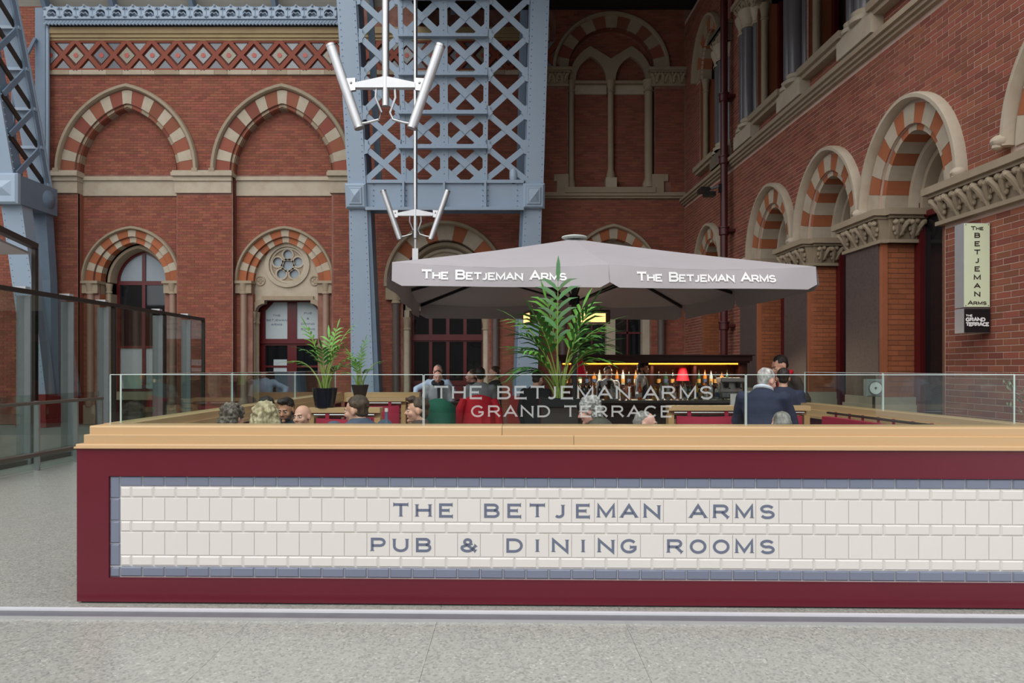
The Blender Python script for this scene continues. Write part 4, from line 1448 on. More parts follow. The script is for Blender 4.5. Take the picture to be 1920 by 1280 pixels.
m = MB(); m.box(-.34, .34, 18.75, 19.55, 0, .9); m.box(-.42, .42, 18.65, 19.6, 0, .2); m.build('foot', base_red, LG)
PS = thing('iron_pilaster', 'shaded blue iron strip running up wall beside left rib', 'pilaster', (bx(86), YB - .12, 0))
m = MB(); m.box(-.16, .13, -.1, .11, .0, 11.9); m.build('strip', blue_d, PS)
m = MB(); m.tube([(.16, -.04, 0), (.16, -.04, 11.4)], .05, 8); m.build('pipe', blue_m, PS, True)
m = MB(); m.tube([(-.12, -.14, 2 + 9), (-.4, -.6, 9.6), (-.2, -.9, 8.0)], .05, 6); m.build('bracket', blue_d, PS, True)

# ================================================================== HANGING LAMP CLUSTERS
def lamp_cluster(label, px, Y, zb, zpole, group):
    x = (px - CX) / F * Y
    o = thing('hanging_lamp', label, 'lamp', (x, Y, zb), group=group)
    m = MB(); m.tube([(0, 0, zpole), (0, 0, 8.5)], .05, 14); m.build('pole', steel_m, o, True)
    m = MB(); m.prism([(-.42, -.07), (.42, -.07), (.42, .0), (.0, .09), (-.42, .0)], -.045, .045); m.build('bracket', alu_m, o)
    for s in (-1, 1):
        m = MB()
        # tube leaning outward at the top
        p, q = Vector((s * .37, 0, -.62)), Vector((s * .77, 0, .53))
        m.tube([p, q], .068, 16)
        t = m.build('lamp_tube', alu_m, o, True)
        d = (q - p).normalized()
        m = MB(); m.tube([p - d * .012, p + d * .02], .072, 16); m.tube([q - d * .02, q + d * .012], .072, 16); m.build('end_cap', steel_m, t, True)
        m = MB(); m.prism([(s * .42, -.10), (s * .56, -.12), (s * .60, .06), (s * .42, .07)][::s], -.03, .03)
        m.ball((s * .48, -.03, .0), .02, 8); m.build('clamp', steel_m, o)
        m = MB(); pts = [(s * .13, 0, -.06), (s * .14, 0, -.2), (s * .06, .02, -.4), (s * .1, .02, -.5), (s * .25, 0, -.55), (s * .38, 0, -.57)]
        m.tube(pts, .018, 8); m.build('cable', steel_m, o, True)
    return o
L1 = lamp_cluster('large steel tube lamp hanging in front of lattice girder, the nearer of two', 723, 9.6, 5.62, -.32, 'hanging tube lamps')
L2 = lamp_cluster('smaller steel tube lamp hanging low above parasol, the farther of two', 779, 16.35, 5.33, -.60, 'hanging tube lamps')
m = MB(); m.tube([(0, 0, -.62), (0, 0, -.85)], .028, 8); m.box(-.07, .07, -.05, .05, -1.4, -.85); m.build('control_box', alu_m, L2)

# ================================================================== WALL FITTINGS ON THE RIGHT
u = rpx(1375)
DP = thing('downpipe', 'dark red cast iron rainwater pipe on brick wall near corner', 'downpipe')
DP.matrix_world = Matrix.Translation((XC, YB, 0)) @ Matrix.Rotation(-pi / 2 + AR, 4, 'Z') @ Matrix.Translation((u, -.22, 0))
m = MB(); m.tube([(0, 0, 0.02), (0, 0, 11.6)], .085, 12); m.build('pipe', M('dark_red_pipe', '#4a1518', .4, var=.1), DP, True)
m = MB()
for z in (2.6, 6.45, 7.9, 4.8):
    m = MB(); m.lathe([(.09, -.1), (.115, -.08), (.115, .06), (.13, .07), (.13, .1), (.09, .1)], 12, (0, 0, z)); m.box(-.16, .16, .06, .22, z - .03, z + .03)
    m.build('collar', M('dark_red_pipe'), DP, True)
m = MB(); m.box(-.05, .05, -.12, 0, 5.7, 5.9); m.bar((0, -.1, 5.85), (-.25, -.4, 5.8), .05, .05); m.box(-.42, -.1, -.5, -.3, 5.76, 5.86); m.box(-.16, .04, -.45, -.2, 5.62, 5.72)
m.build('floodlight', black_m, DP)

YS = 7.82
x1 = (1856 - CX) / F * YS; x0 = (1807 - CX) / F * YS
zt = EYE + (HY - 418) / F * YS; zm = EYE + (HY - 576) / F * YS; zb = EYE + (HY - 624) / F * YS
SG = thing('hanging_sign', 'tall pale green projecting sign with dark vertical lettering on brick wall', 'sign', ((x0 + x1) / 2, YS, zm))
w = (x1 - x0) / 2
m = MB(); m.box(-w, w, .0, .16, 0, zt - zm); m.build('case', alu_m, SG)
m = MB(); m.box(-w + .006, w - .006, -.006, 0, .006, zt - zm - .006); m.build('face_panel', M('pale_green_panel', '#d3dcbc', .35, var=.02, emit=.06), SG)
m = MB(); m.box(w, w + .14, .05, .11, .1, .16); m.box(w, w + .14, .05, .11, .78, .84); m.build('bracket', dark_metal, SG)
ink = M('dark_brown_print', '#33261f', .6, var=.03)
hh = zt - zm
tx = [('The', .045, .935)] + [(c, .058, .93 - .107 - .0995 * i) for i, c in enumerate('BETJEMAN')] + [('Arms', .048, .03)]
for t, h, zf in tx:
    m = text_mb(t, h, h * .2, 1.1, .16, .8); m.build('lettering', ink, SG, loc=(0, -.007, zf * hh - (.02 if t == 'The' else 0)))
for s in (-1, 1):
    m = MB(); m.ball((s * (w - .02), -.006, .02), .006, 6); m.ball((s * (w - .02), -.006, hh - .02), .006, 6); m.build('screw', dark_metal, SG)
S2 = thing('terrace_sign', 'small black square sign with white bold lettering under green sign', 'sign', ((x0 + x1) / 2, YS, zb))
hb = zm - zb - .012
m = MB(); m.box(-w, w, 0, .16, 0, hb); m.build('case', alu_m, S2)
m = MB(); m.box(-w + .004, w - .004, -.008, 0, .004, hb - .004); m.build('face_panel', black_m, S2)
for t, h, z, g in (('THE', .026, .185, .2), ('GRAND', .047, .130, .08), ('TERRACE', .046, .076, .05)):
    m = text_mb(t, h, h * .27, .82 if t != 'TERRACE' else .78, g, align='l', serif=False); m.build('lettering', white_ink, S2, loc=(-w + .02, -.0085, z))
m = MB(); m.box(w, w + .14, .05, .11, .1, .16); m.build('bracket', dark_metal, S2)

# ================================================================== THE FRONT BARRIER
BO = (-3.0, 4.706, 0)
BR = -radians(1.2)
BLN = 6.85
B = thing('terrace_barrier', 'long burgundy terrace barrier with oak top and inset lettered tile panel', 'barrier', BO, BR)
PT = 1.0685
tz0, tz1, tx0 = .179, .877, .2243
m = MB()
m.prism([(0, .012), (BLN + .05, .012), (BLN + .05, PT), (0, PT)], 0, .18, holes=[[(tx0, tz0), (BLN, tz0), (BLN, tz1), (tx0, tz1)]])
m.box(tx0, BLN, .03, .18, tz0, tz1)
m.build('panel', wine_m, B)
m = MB(); m.box(tx0, BLN, .016, .03, tz0, tz1); m.build('grout_bed', grout_m, B)
m = MB(); m.box(tx0, BLN, -.003, .0, tz1, tz1 + .004); m.box(tx0 - .004, BLN, -.003, 0, tz0 - .004, tz0); m.box(tx0 - .004, tx0, -.003, 0, tz0, tz1); m.build('panel_edge', wine_m, B)
m = MB(); m.box(.02, BLN, .02, .16, 0, .014); m.build('skid', black_m, B)
TG = .0016
def tile_mesh(w, h, c, name, mat):
    t = MB(); t.cham(TG, w - TG, 0, .022, TG, h - TG, c); return shared(t, name, mat)
P = .1555
hd, hs, hb = .072, .0777, .1588
rows_ = []
z = tz1
rows_.append(('d', z - hd)); z -= hd
rows_.append(('s', z - hs)); z -= hs
rows_.append(('b', z - hb)); zr1 = z - hb; z -= hb
rows_.append(('s', z - hs)); z -= hs
rows_.append(('b', z - hb)); zr2 = z - hb; z -= hb
rows_.append(('s', z - hs)); z -= hs
rows_.append(('d', z - hd)); z -= hd
x0 = tx0 + hd
TM = {'d': tile_mesh(P, hd, .009, 'border_tile', grey_t), 's': tile_mesh(P, hs, .011, 'cream_tile', cream_t), 'b': tile_mesh(P, hb, .002, 'cream_tile', cream_t),
      'h': tile_mesh(P / 2, hs, .011, 'cream_tile', cream_t), 'v': tile_mesh(hd, P, .009, 'border_tile', grey_t), 'c': tile_mesh(hd, hd, .009, 'border_tile', grey_t)}
l1 = {12 + i: c for i, c in enumerate('THE BETJEMAN ARMS')}
l2 = {11 + i: c for i, c in enumerate('PUB & DINING ROOMS')}
NC = int((BLN - x0) / P)
for kind, zz in rows_:
    if kind == 's':
        obj_of(TM['h'], 'cream_tile', B, (x0, .006, zz))
    for k in range(NC):
        xx = x0 + P * k + (P / 2 if kind == 's' else 0)
        if xx + P > BLN: continue
        if kind == 'd':
            obj_of(TM['d'], 'border_tile', B, (xx, .006, zz))
        elif kind == 's':
            obj_of(TM['s'], 'cream_tile', B, (xx, .006 , zz))
        else:
            ch = (l1 if zz == zr1 else l2).get(k, ' ')
            t = obj_of(TM['b'], 'letter_tile' if ch != ' ' else 'cream_tile', B, (xx, .009, zz))
            if ch != ' ':
                g = MB()
                hl = .098
                wd = {'I': 1.0, 'M': 1.0, 'O': 1.0, 'G': 1.02, '&': 1.02}.get(ch, 1.06)
                w = GL[ch][0] * hl * wd
                glyph(g, ch, -w / 2, 0, hl, .0185, -.0015, 0, wd)
                lt = g.build('letter', letter_m, t, loc=(P / 2, .0, .031))
zz = tz1 - hd - hs + .0
obj_of(TM['v'], 'border_tile', B, (tx0, .006, tz1 - P))
for k in range(1, 4):
    obj_of(TM['v'], 'border_tile', B, (tx0, .006, tz1 - P * (k + 1)))
obj_of(TM['c'], 'border_tile', B, (tx0, .006, tz0))
# oak capping: stepped mouldings in planks
def moulding(name, a, b, yf, yb, z0, z1, c):
    m = MB()
    vs = []
    m.prism([(0, 0)] * 0 + [(0, z0), (1, z0), (1, z1), (0, z1)], 0, 1) if False else None
    prof = [(yf, z0), (yf, z1 - c), (yf + c * .3, z1 - c * .3), (yf + c, z1), (yb, z1), (yb, z0)]
    n = len(prof)
    pts = [(a, y, z) for y, z in prof] + [(b, y, z) for y, z in prof]
    fs = [tuple(reversed(range(n))), tuple(range(n, 2 * n))] + [(i, (i + 1) % n, (i + 1) % n + n, i + n)[::-1] for i in range(n)]
    m.add(pts, [f[::-1] for f in fs])
    return m.build(name, oak_m, B)
moulding('lower_moulding', -.008, BLN, -.022, .2, PT, PT + .012, .004)
moulding('lower_moulding', .0, BLN, -.012, .2, PT + .012, PT + .030, .010)
moulding('middle_rail', .042, 3.42, .012, .24, PT + .030, PT + .092, .004)
moulding('middle_rail', 3.423, BLN, .012, .24, PT + .030, PT + .092, .004)
moulding('top_rail', .068, 2.93, .034, .26, PT + .092, PT + .152, .010)
moulding('top_rail', 2.933, BLN, .034, .26, PT + .092, PT + .152, .010)
WT = PT + .152
# glass panes standing in the oak
GT = WT + .352
def pane(name, label, a, b, parent_loc, rz, group, mat=clear_g, z0=WT - .02, z1=GT, y=.14, t=.010):
    o = thing(name, label, 'glass panel', parent_loc, rz, group)
    m = MB(); m.box(a, b, y, y + t, z0, z1); m.build('pane', mat, o)
    m = MB(); m.box(a, b, y - .0005, y + t + .0005, z1 - .0005, z1 + .004); m.build('top_edge', edge_g, o)
    m = MB(); m.box(a - .0015, a + .0025, y - .0005, y + t + .0005, z0, z1); m.build('side_edge', edge_g, o)
    m = MB(); m.box(b - .0025, b + .0015, y - .0005, y + t + .0005, z0, z1); m.build('side_edge', edge_g, o)
    return o
G1 = pane('glass_screen', 'clear glass screen on oak top at left end of barrier', .145, 2.372, BO, BR, 'front glass screens')
G2 = pane('glass_screen', 'clear glass screen with etched pub lettering in middle of barrier', 2.380, 4.622, BO, BR, 'front glass screens')
G3 = pane('glass_screen', 'clear glass screen at right end of front barrier', 4.630, BLN, BO, BR, 'front glass screens')
frost = M_frost('etched_lettering', '#d5d7d7', .5)
m = text_mb('THE BETJEMAN.ARMS', .094, .0135, 1.02, .28, y0=-.0006, y1=0); m.build('etched_lettering', frost, G2, loc=(3.425, .139, WT + .182))
m = text_mb('GRAND TERRACE', .083, .0125, 1.02, .32, y0=-.0006, y1=0); m.build('etched_lettering', frost, G2, loc=(3.412, .139, WT + .056))

# ---- side barriers and their glass
def rail(m, a, b, z0, z1, w, side=(0, 0, 1)):
    a, b = Vector((a[0], a[1], (z0 + z1) / 2)), Vector((b[0], b[1], (z0 + z1) / 2))
    return m.bar(a, b, w, z1 - z0, side)
def side_barrier(label, p, q, out):
    """low wall from p to q: burgundy body, stepped oak cap"""
    p, q = Vector(p), Vector(q)
    d = q - p
    L = d.length
    o = thing('side_barrier', label, 'barrier', (p.x, p.y, 0), atan2(d.y, d.x))
    m = MB(); m.box(0, L, -.08, .08, .012, PT); m.build('panel', wine_m, o)
    m = MB(); m.box(0, L, -.13, .13, PT, PT + .03); m.build('lower_moulding', oak_m, o)
    m = MB(); m.box(0, L, -.115, .115, PT + .03, PT + .092); m.build('middle_rail', oak_m, o)
    m = MB(); m.box(0, L, -.10, .10, PT + .092, WT); m.build('top_rail', oak_m, o)
    m = MB(); m.box(.02, L - .02, -.06, .06, 0, .014); m.build('skid', black_m, o)
    return o
LX, RX = -2.86, 3.62
side_barrier('oak topped side barrier running back at left of terrace', (LX, 4.95), (LX - .02, 11.2), -1)
side_barrier('oak topped side barrier running back at right of terrace', (RX + .03, 4.86), (RX - .20, 8.0), 1)
side_barrier('oak topped barrier along back of terrace behind tables', (-2.75, 11.3), (-1.52, 11.3), 1)
for k, (a, b) in enumerate(((0.05, 2.05), (2.06, 4.1), (4.11, 6.2))):
    pane('glass_screen', ('greenish side glass at left nearest the front', 'greenish side glass at left in middle of run', 'greenish side glass at left farthest back')[k],
         a, b, (LX, 4.95, 0), pi / 2 + .003, 'left side glass screens', green_g, y=0)
for k, (a, b) in enumerate(((0.05, 1.6), (1.61, 3.1))):
    pane('glass_screen', ('side glass at right end nearest the front', 'side glass at right farther back beside brick piers')[k], a, b, (RX + .03, 4.9, 0), pi / 2 + .07, 'right side glass screens', clear_g, y=0)

# ================================================================== GLASS WALL AND BALUSTRADE AT FAR LEFT
fin_m = M('grey_steel_fin', '#85888a', .45, var=.06, metal=.3)
XS = -8.2
def ys(px): return -XS * F / (CX - px)
GW = thing('glass_wall', 'tall bronze capped glass wall on grey fins at far left', 'glass wall', (XS, 0, 0))
ya, yb = 9.0, ys(381)
cuts = [ya, ys(-8), ys(46), ys(128), ys(213), ys(308), yb]
m = MB(); m.box(-.05, .05, ya, yb, 2.88, 2.95); m.build('cap_rail', dark_metal, GW)
m = MB(); m.box(-.06, .06, ya, yb, 0, .08); m.build('floor_rail', dark_metal, GW)
for a, b in zip(cuts[:-1], cuts[1:]):
    m = MB(); m.box(-.006, .006, a + .01, b - .01, .08, 2.88); m.build('pane', M_glass('smoky_glass', (.72, .76, .74), 1.5), GW)
for px in (46, 128, 195, 297, 350):
    y = ys(px)
    m = MB(); m.box(.07, .10, y - .01, y + .02, 0.0, 2.84); m.box(-.13, .07, y - .012, y + .012, 0, 2.84); m.build('fin', fin_m, GW)
    m = MB(); m.box(-.13, .06, y - .06, y + .06, 2.95, 2.99); m.build('bracket', alu_m, GW)
for px in (213, 308, 381):
    y = ys(px); m = MB(); m.box(-.04, .04, y - .03, y + .03, 0, 2.88); m.build('mullion', dark_metal, GW)
GC = thing('glass_canopy', 'bronze edged glass canopy corner at far left edge above glass wall', 'canopy')
p, q = at(-60, 403, 10.4), at(66, 462, 12.2)
m = MB(); m.bar(p, q, .10, .12, (1, 0, 0)); m.build('edge_beam', dark_metal, GC)
m = MB(); m.add([p + Vector((-.1, 0, -.1)), q + Vector((-.1, 0, -.1)), q + Vector((-2.2, 0, -.12)), p + Vector((-2.2, 0, -.12)), p + Vector((-.1, 0, -.14)), q + Vector((-.1, 0, -.14)), q + Vector((-2.2, 0, -.16)), p + Vector((-2.2, 0, -.16))],
              [(0, 1, 2, 3), (7, 6, 5, 4), (0, 4, 5, 1), (2, 6, 7, 3)]); m.build('soffit_panel', alu_m, GC)
m = MB(); m.box(q.x - .04, q.x + .03, q.y - .04, q.y + .04, .0, q.z); m.build('post', dark_metal, GC)
XB = -7.55
def yb_(px): return -XB * F / (CX - px)
BL_ = thing('glass_balustrade', 'low glass balustrade with metal handrails in front of glass wall', 'balustrade', (XB, 0, 0))
y0, y1 = 8.4, yb_(186)
for nm, z, r in (('handrail', 1.07, .028), ('lower_rail', .26, .04)):
    m = MB(); m.tube([(.06, y0, z), (.06, y1, z)], r, 10); m.build(nm, M('brown_handrail', '#6f645c', .35, var=.05, metal=.5), BL_, True)
cuts = [y0, yb_(-30), yb_(67), yb_(140), y1]
for a, b in zip(cuts[:-1], cuts[1:]):
    m = MB(); m.box(-.006, .006, a + .012, b - .012, .02, 1.2); m.build('pane', green_g, BL_)
for y in cuts[1:]:
    m = MB(); m.box(-.02, .06, y - .018, y + .018, 0, 1.1); m.build('post', steel_m, BL_)

# ================================================================== PARASOL
PH = 2.44
PZ0, PZ1, PZA = 2.53, 2.80, 3.55
PR = thing('parasol', 'large square grey canvas parasol with white pub lettering on its valance', 'parasol', (.93, 10.2, 0), radians(4))
m = MB(); m.tube([(0, 0, .05), (0, 0, 3.5)], .045, 16); m.build('pole', M('dark_grey_pole', '#4a4749', .4, var=.05, metal=.4), PR, True)
m = MB(); m.box(-.45, .45, -.45, .45, 0, .06); m.build('base_plate', black_m, PR)
m = MB(); m.lathe([(.15, 0), (.19, .015), (.19, .03), (.10, .05), (.02, .06)], 20, (0, 0, PZA - .0)); m.build('vent_cap', M('pale_green_cap', '#c9d2ca', .5), PR, True)
def rim(k):
    """8 points around the square rim: corners and middles"""
    return [(-PH, -PH), (0, -PH), (PH, -PH), (PH, 0), (PH, PH), (0, PH), (-PH, PH), (-PH, 0)][k % 8]
SN = 6
for k in range(8):
    a, b = rim(k), rim(k + 1)
    vs, fs = [], []
    for i in range(SN + 1):
        f = i / SN
        for j in range(SN + 1):
            g = j / SN
            x, y = (a[0] * (1 - g) + b[0] * g) * f, (a[1] * (1 - g) + b[1] * g) * f
            z = PZA + (PZ1 - PZA) * f - .05 * sin(pi * g) * f - .02 * sin(pi * f)
            vs.append((x, y, z))
    for i in range(SN):
        for j in range(SN):
            q = i * (SN + 1) + j
            fs.append((q, q + SN + 1, q + SN + 2, q + 1))
    n = len(vs)
    vs += [(x, y, z - .006) for x, y, z in vs]
    fs += [tuple(i + n for i in reversed(f)) for f in fs]
    m = MB(); m.add(vs, fs); m.build('canopy_panel', canvas_m, PR, True)
    # valance hanging from the rim
    L = PH
    N = 22
    d = Vector((b[0] - a[0], b[1] - a[1], 0)).normalized()
    nrm = Vector((d.y, -d.x, 0))
    vs, fs = [], []
    for i in range(N + 1):
        u = i / N
        edge = min(u, 1 - u) * L
        drop = PZ1 - PZ0
        corner = .06
        dz = drop if edge > corner else drop - (corner - sqrt(max(0, corner ** 2 - (corner - edge) ** 2)))
        for j in range(6):
            v = j / 5
            wob = .022 * sin(u * 9 + k * 1.7) * v + .012 * sin(u * 23 + k) * v * (1 - v)
            out = .045 * v + wob
            top = -.05 * sin(pi * u)
            p = Vector((a[0], a[1], 0)).lerp(Vector((b[0], b[1], 0)), u) + nrm * out
            vs.append((p.x, p.y, PZ1 + top * (1 - v) - dz * v))
    for i in range(N):
        for j in range(5):
            q = i * 6 + j
            fs.append((q, q + 1, q + 7, q + 6))
    n = len(vs)
    vs += [tuple(Vector(p) - nrm * .005) for p in vs]
    fs += [tuple(i + n for i in reversed(f)) for f in fs]
    m = MB(); m.add(vs, fs); va = m.build('valance', canvas_m, PR, True)
    if k in (0, 1):
        t = text_mb('The Betjeman Arms', .114, .0235, .94, .10, .78, y0=-.001, y1=0)
        cx = (-PH / 2 if k == 0 else PH / 2) + (-.08 if k == 0 else -.09)
        lt = t.build('lettering', white_ink, va)
        # lay the print on the cloth
        me = lt.data
        for v in me.vertices:
            x = v.co.x + cx; u = (x - a[0]) / L; vv = 1 - (v.co.z + .075) / (PZ1 - PZ0)
            vv = max(0, min(1, vv))
            wob = .022 * sin(u * 9 + k * 1.7) * vv + .012 * sin(u * 23 + k) * vv * (1 - vv)
            v.co = Vector((x, -PH - .045 * vv - wob - .006 + v.co.y, PZ0 + v.co.z + .075 - .0))
        me.update()
    # rib and strut under each seam
    m = MB(); m.bar((a[0] * .03, a[1] * .03, PZA - .10), (a[0] * .99, a[1] * .99, PZ1 - .035), .03, .045, (0, 0, 1)); m.build('rib', black_m, PR)
    m = MB(); m.bar((a[0] * .02, a[1] * .02, 2.62), (a[0] * .5, a[1] * .5, PZA - .10 - (PZA - .065 - PZ1) * .5), .022, .03, (0, 0, 1)); m.build('strut', black_m, PR)
m = MB(); m.tube([(0, 0, 2.56), (0, 0, 2.70)], .08, 14); m.build('slider', black_m, PR, True)

# heaters on the pole
glow = M('heater_glow', '#ffc27a', .5, var=.25, scale=9, stretch=(1, 1, 9), emit=1.9)
heat_b = M('heater_body', '#5b463c', .35, var=.1, metal=.5)
def heater(label, loc, rz):
    o = thing('patio_heater', label, 'heater', loc, rz, 'parasol heaters')
    m = MB(); m.cham(-.25, .25, -.02, .09, -.09, .11, .02); m.build('housing', heat_b, o)
    m = MB(); m.box(-.18, .18, -.028, -.02, -.075, .06); m.build('glowing_element', glow, o)
    m = MB()
    for z in (-.075, .062): m.box(-.2, .2, -.05, -.018, z - .004, z + .004)
    m.build('reflector', steel_m, o)
    for s in (-1, 1):
        m = MB(); m.tube([(s * .12, .03, .11), (s * .12, .06, .16), (s * .04, .08, .2)], .012, 8); m.build('bracket', steel_m, o, True)
    return o
p = at(1112, 595, 10.0)
heater('glowing orange heater under parasol right of tall palm', p, 0)
heater('glowing heater partly hidden by palm fronds under parasol', (p.x - .95, 10.1, p.z), radians(-78))

# ================================================================== PALMS
leaf_m = M('palm_leaf', '#4f8a3c', .38, var=.30, scale=5, piece=.35, hue=.015, second='#2f5f2e')
leaf_l = M('palm_leaf_bright', '#5f9a3c', .38, var=.25, scale=5, piece=.25)
stem_m = M('palm_stem', '#8a9a4a', .5, var=.15, scale=4, second='#6f8a3c')
soil_m = M('dark_soil', '#2b221c', .95, var=.3, scale=20)
def frond(parent, base, az, length, lean, droop, nl, ll, rng, mat):
    """one frond: arching stem with paired narrow leaflets"""
    m = MB()
    pts = []
    d = Vector((cos(az), sin(az), 0))
    N = 12
    for i in range(N + 1):
        s = i / N
        out = lean * length * (s ** 1.5)
        up = length * (s - droop * s ** 3)
        pts.append(Vector(base) + d * out + Vector((0, 0, up)))
    m.tube(pts, [.011 - .008 * i / N for i in range(N + 1)], 6, 0)
    side = Vector((-d.y, d.x, 0))
    nl = max(6, int(nl * .86))
    for i in range(nl):
        s = .50 + .50 * i / (nl - 1)
        f = s * N
        k = min(int(f), N - 1)
        p = pts[k].lerp(pts[k + 1], f - k)
        tan_ = (pts[k + 1] - pts[k]).normalized()
        w = sin(pi * min(1, .18 + .82 * (s - .50) / .50 * .9)) if i < nl - 1 else .7
        L = ll * (.55 + .45 * w) * rng.uniform(.85, 1.1)
        for sg in ((-1, 1) if i < nl - 1 else (0,)):
            dr = (side * sg * .85 + tan_ * (1.0 if sg else 1) + Vector((0, 0, .18))).normalized()
            wid = .0185 * (ll / .4) * rng.uniform(.8, 1.2) + .003
            nrm = dr.cross(tan_ if sg else side).normalized()
            ax = dr.cross(nrm).normalized()
            q0 = p
            vs, fs = [], []
            for j, (t, ww) in enumerate(((0, .35), (.25, 1), (.6, .85), (1, .02))):
                c = q0 + dr * (L * t) + Vector((0, 0, -L * .46 * t * t * (1 if sg else .5)))
                vs += [c - ax * wid * ww, c + Vector((0, 0, .2 * wid * ww)), c + ax * wid * ww]
            for j in range(3):
                e = 3 * j
                fs += [(e, e + 1, e + 4, e + 3), (e + 1, e + 2, e + 5, e + 4)]
            m.add(vs, fs, 1)
    return m.build('frond', [stem_m, mat], parent, True)
def palm(label, loc, pot, fronds, seed, ll, rim_z):
    o = thing('potted_palm', label, 'plant', loc, group=None)
    pot(o)
    rng = random.Random(seed)
    for (az, ln, lean, droop, nl) in fronds:
        b = (rng.uniform(-.04, .04), rng.uniform(-.04, .04), rim_z - .02)
        frond(o, b, radians(az), ln, lean, droop, nl, ll, rng, leaf_l if rng.random() < .35 else leaf_m)
    return o
pot_m = M('glossy_dark_pot', '#1d2029', .15, var=.2, scale=3)
pot_b = M('matt_brown_pot', '#352b28', .4, var=.15)
def round_pot(r0, r1, h, mat):
    def f(o):
        m = MB(); m.lathe([(r0, 0), (r0 * 1.02, .01), (r1, h - .015), (r1 * 1.03, h), (r1 * .9, h), (r1 * .88, h - .04)], 20); m.build('pot', mat, o, True)
        m = MB(); m.lathe([(r1 * .9, h - .045), (.001, h - .035)], 16); m.build('soil', soil_m, o)
    return f
def square_planter(w, h):
    def f(o):
        m = MB()
        c = .9
        vs = [(-w * c, -w * c, 0), (w * c, -w * c, 0), (w * c, w * c, 0), (-w * c, w * c, 0), (-w, -w, h - .09), (w, -w, h - .09), (w, w, h - .09), (-w, w, h - .09)]
        m.add(vs, [(0, 1, 5, 4), (1, 2, 6, 5), (2, 3, 7, 6), (3, 0, 4, 7), (3, 2, 1, 0)])
        m.build('planter', M('dark_planter', '#3a3330', .35, var=.15), o)
        m = MB()
        m.box(-w - .02, w + .02, -w - .02, -w + .03, h - .09, h); m.box(-w - .02, w + .02, w - .03, w + .02, h - .09, h)
        m.box(-w - .02, -w + .03, -w + .03, w - .03, h - .09, h); m.box(w - .03, w + .02, -w + .03, w - .03, h - .09, h)
        m.build('planter_rim', black_m, o)
        m = MB(); m.box(-w + .03, w - .03, -w + .03, w - .03, h - .08, h - .05); m.build('soil', soil_m, o)
    return f
p = at(1048, 700, 7.25)
palm('tall leafy palm in square dark planter in middle of terrace', (p.x, p.y, 0), square_planter(.185, 1.31),
     [(80, 1.30, .07, .02, 9), (130, 1.18, .20, .08, 9), (35, 1.14, .26, .12, 9), (165, 1.08, .42, .22, 9), (10, 1.02, .46, .24, 9), (205, .98, .44, .30, 8), (335, .94, .46, .30, 8),
      (222, 1.04, .34, .16, 9), (322, 1.10, .30, .14, 9), (150, .84, .50, .34, 8), (25, .82, .56, .34, 8), (192, .62, .72, .5, 7), (350, .70, .60, .4, 7), (212, .72, .60, .3, 8), (328, .80, .56, .28, 8), (180, .55, .6, .5, 7)], 4, .42, 1.30)
p = at(609, 768, 6.95)
palm('palm in glossy dark pot on oak ledge, largest of the two left palms', (p.x, p.y, 1.219), round_pot(.095, .128, .2, pot_m),
     [(160, .72, .30, .10, 9), (20, .78, .34, .16, 9), (60, .70, .22, .08, 9), (110, .6, .15, .1, 8), (340, .58, .38, .25, 8), (200, .58, .42, .30, 8), (0, .5, .5, .35, 7), (180, .48, .62, .4, 7), (270, .52, .25, .2, 7), (320, .40, .55, .4, 6)], 9, .19, .2)
p = at(675, 745, 9.3)
palm('small slender palm in brown pot in front of blue girder leg', (p.x, p.y, 1.219), round_pot(.075, .115, .175, pot_b),
     [(60, .70, .20, .1, 9), (150, .58, .32, .2, 8), (20, .48, .5, .3, 7), (200, .45, .45, .35, 7), (330, .38, .5, .4, 6), (170, .32, .55, .45, 6), (90, .5, .1, .1, 7), (270, .4, .2, .2, 6)], 21, .16, .175)
# small tree whose twigs reach in at the right edge
tr = thing('potted_tree', 'small grey leaved potted tree at right edge beside brick wall', 'plant', (4.86, 6.3, 0))
round_pot(.16, .22, .42, pot_b)(tr)
rng = random.Random(3)
m = MB(); m.tube([(0, 0, .38), (.01, 0, .9), (0, .01, 1.35)], [.022, .018, .012], 8); m.build('trunk', M('grey_bark', '#7a6a58', .9, var=.2, scale=20), tr, True)
olive = M('olive_leaf', '#8f9a7c', .5, var=.2, scale=6, piece=.25, second='#76846a')
for i in range(14):
    az, z0 = i * 2.4, rng.uniform(.95, 1.35)
    m = MB()
    d = Vector((cos(az), sin(az), rng.uniform(.2, .9))).normalized()
    L = rng.uniform(.22, .34)
    if i == 0: d, z0, L = Vector((-1, -.1, .35)).normalized(), 1.50, .32
    if i == 1: d, z0, L = Vector((-1, .1, .55)).normalized(), 1.32, .34
    a = Vector((0, 0, min(z0, 1.34)))
    m.tube([a, a + d * L], [.006, .003], 5, 0)
    for k in range(9):
        c = a + d * L * (.25 + .75 * k / 8)
        l = Vector((rng.uniform(-1, 1), rng.uniform(-1, 1), rng.uniform(-.3, 1))).normalized() * .055 + d * .02
        s = l.cross(Vector((0, 0, 1))).normalized() * .009
        m.add([c, c + l * .5 + s, c + l, c + l * .5 - s], [(0, 1, 2, 3)], 1)
    m.build('twig', [M('grey_bark'), olive], tr)

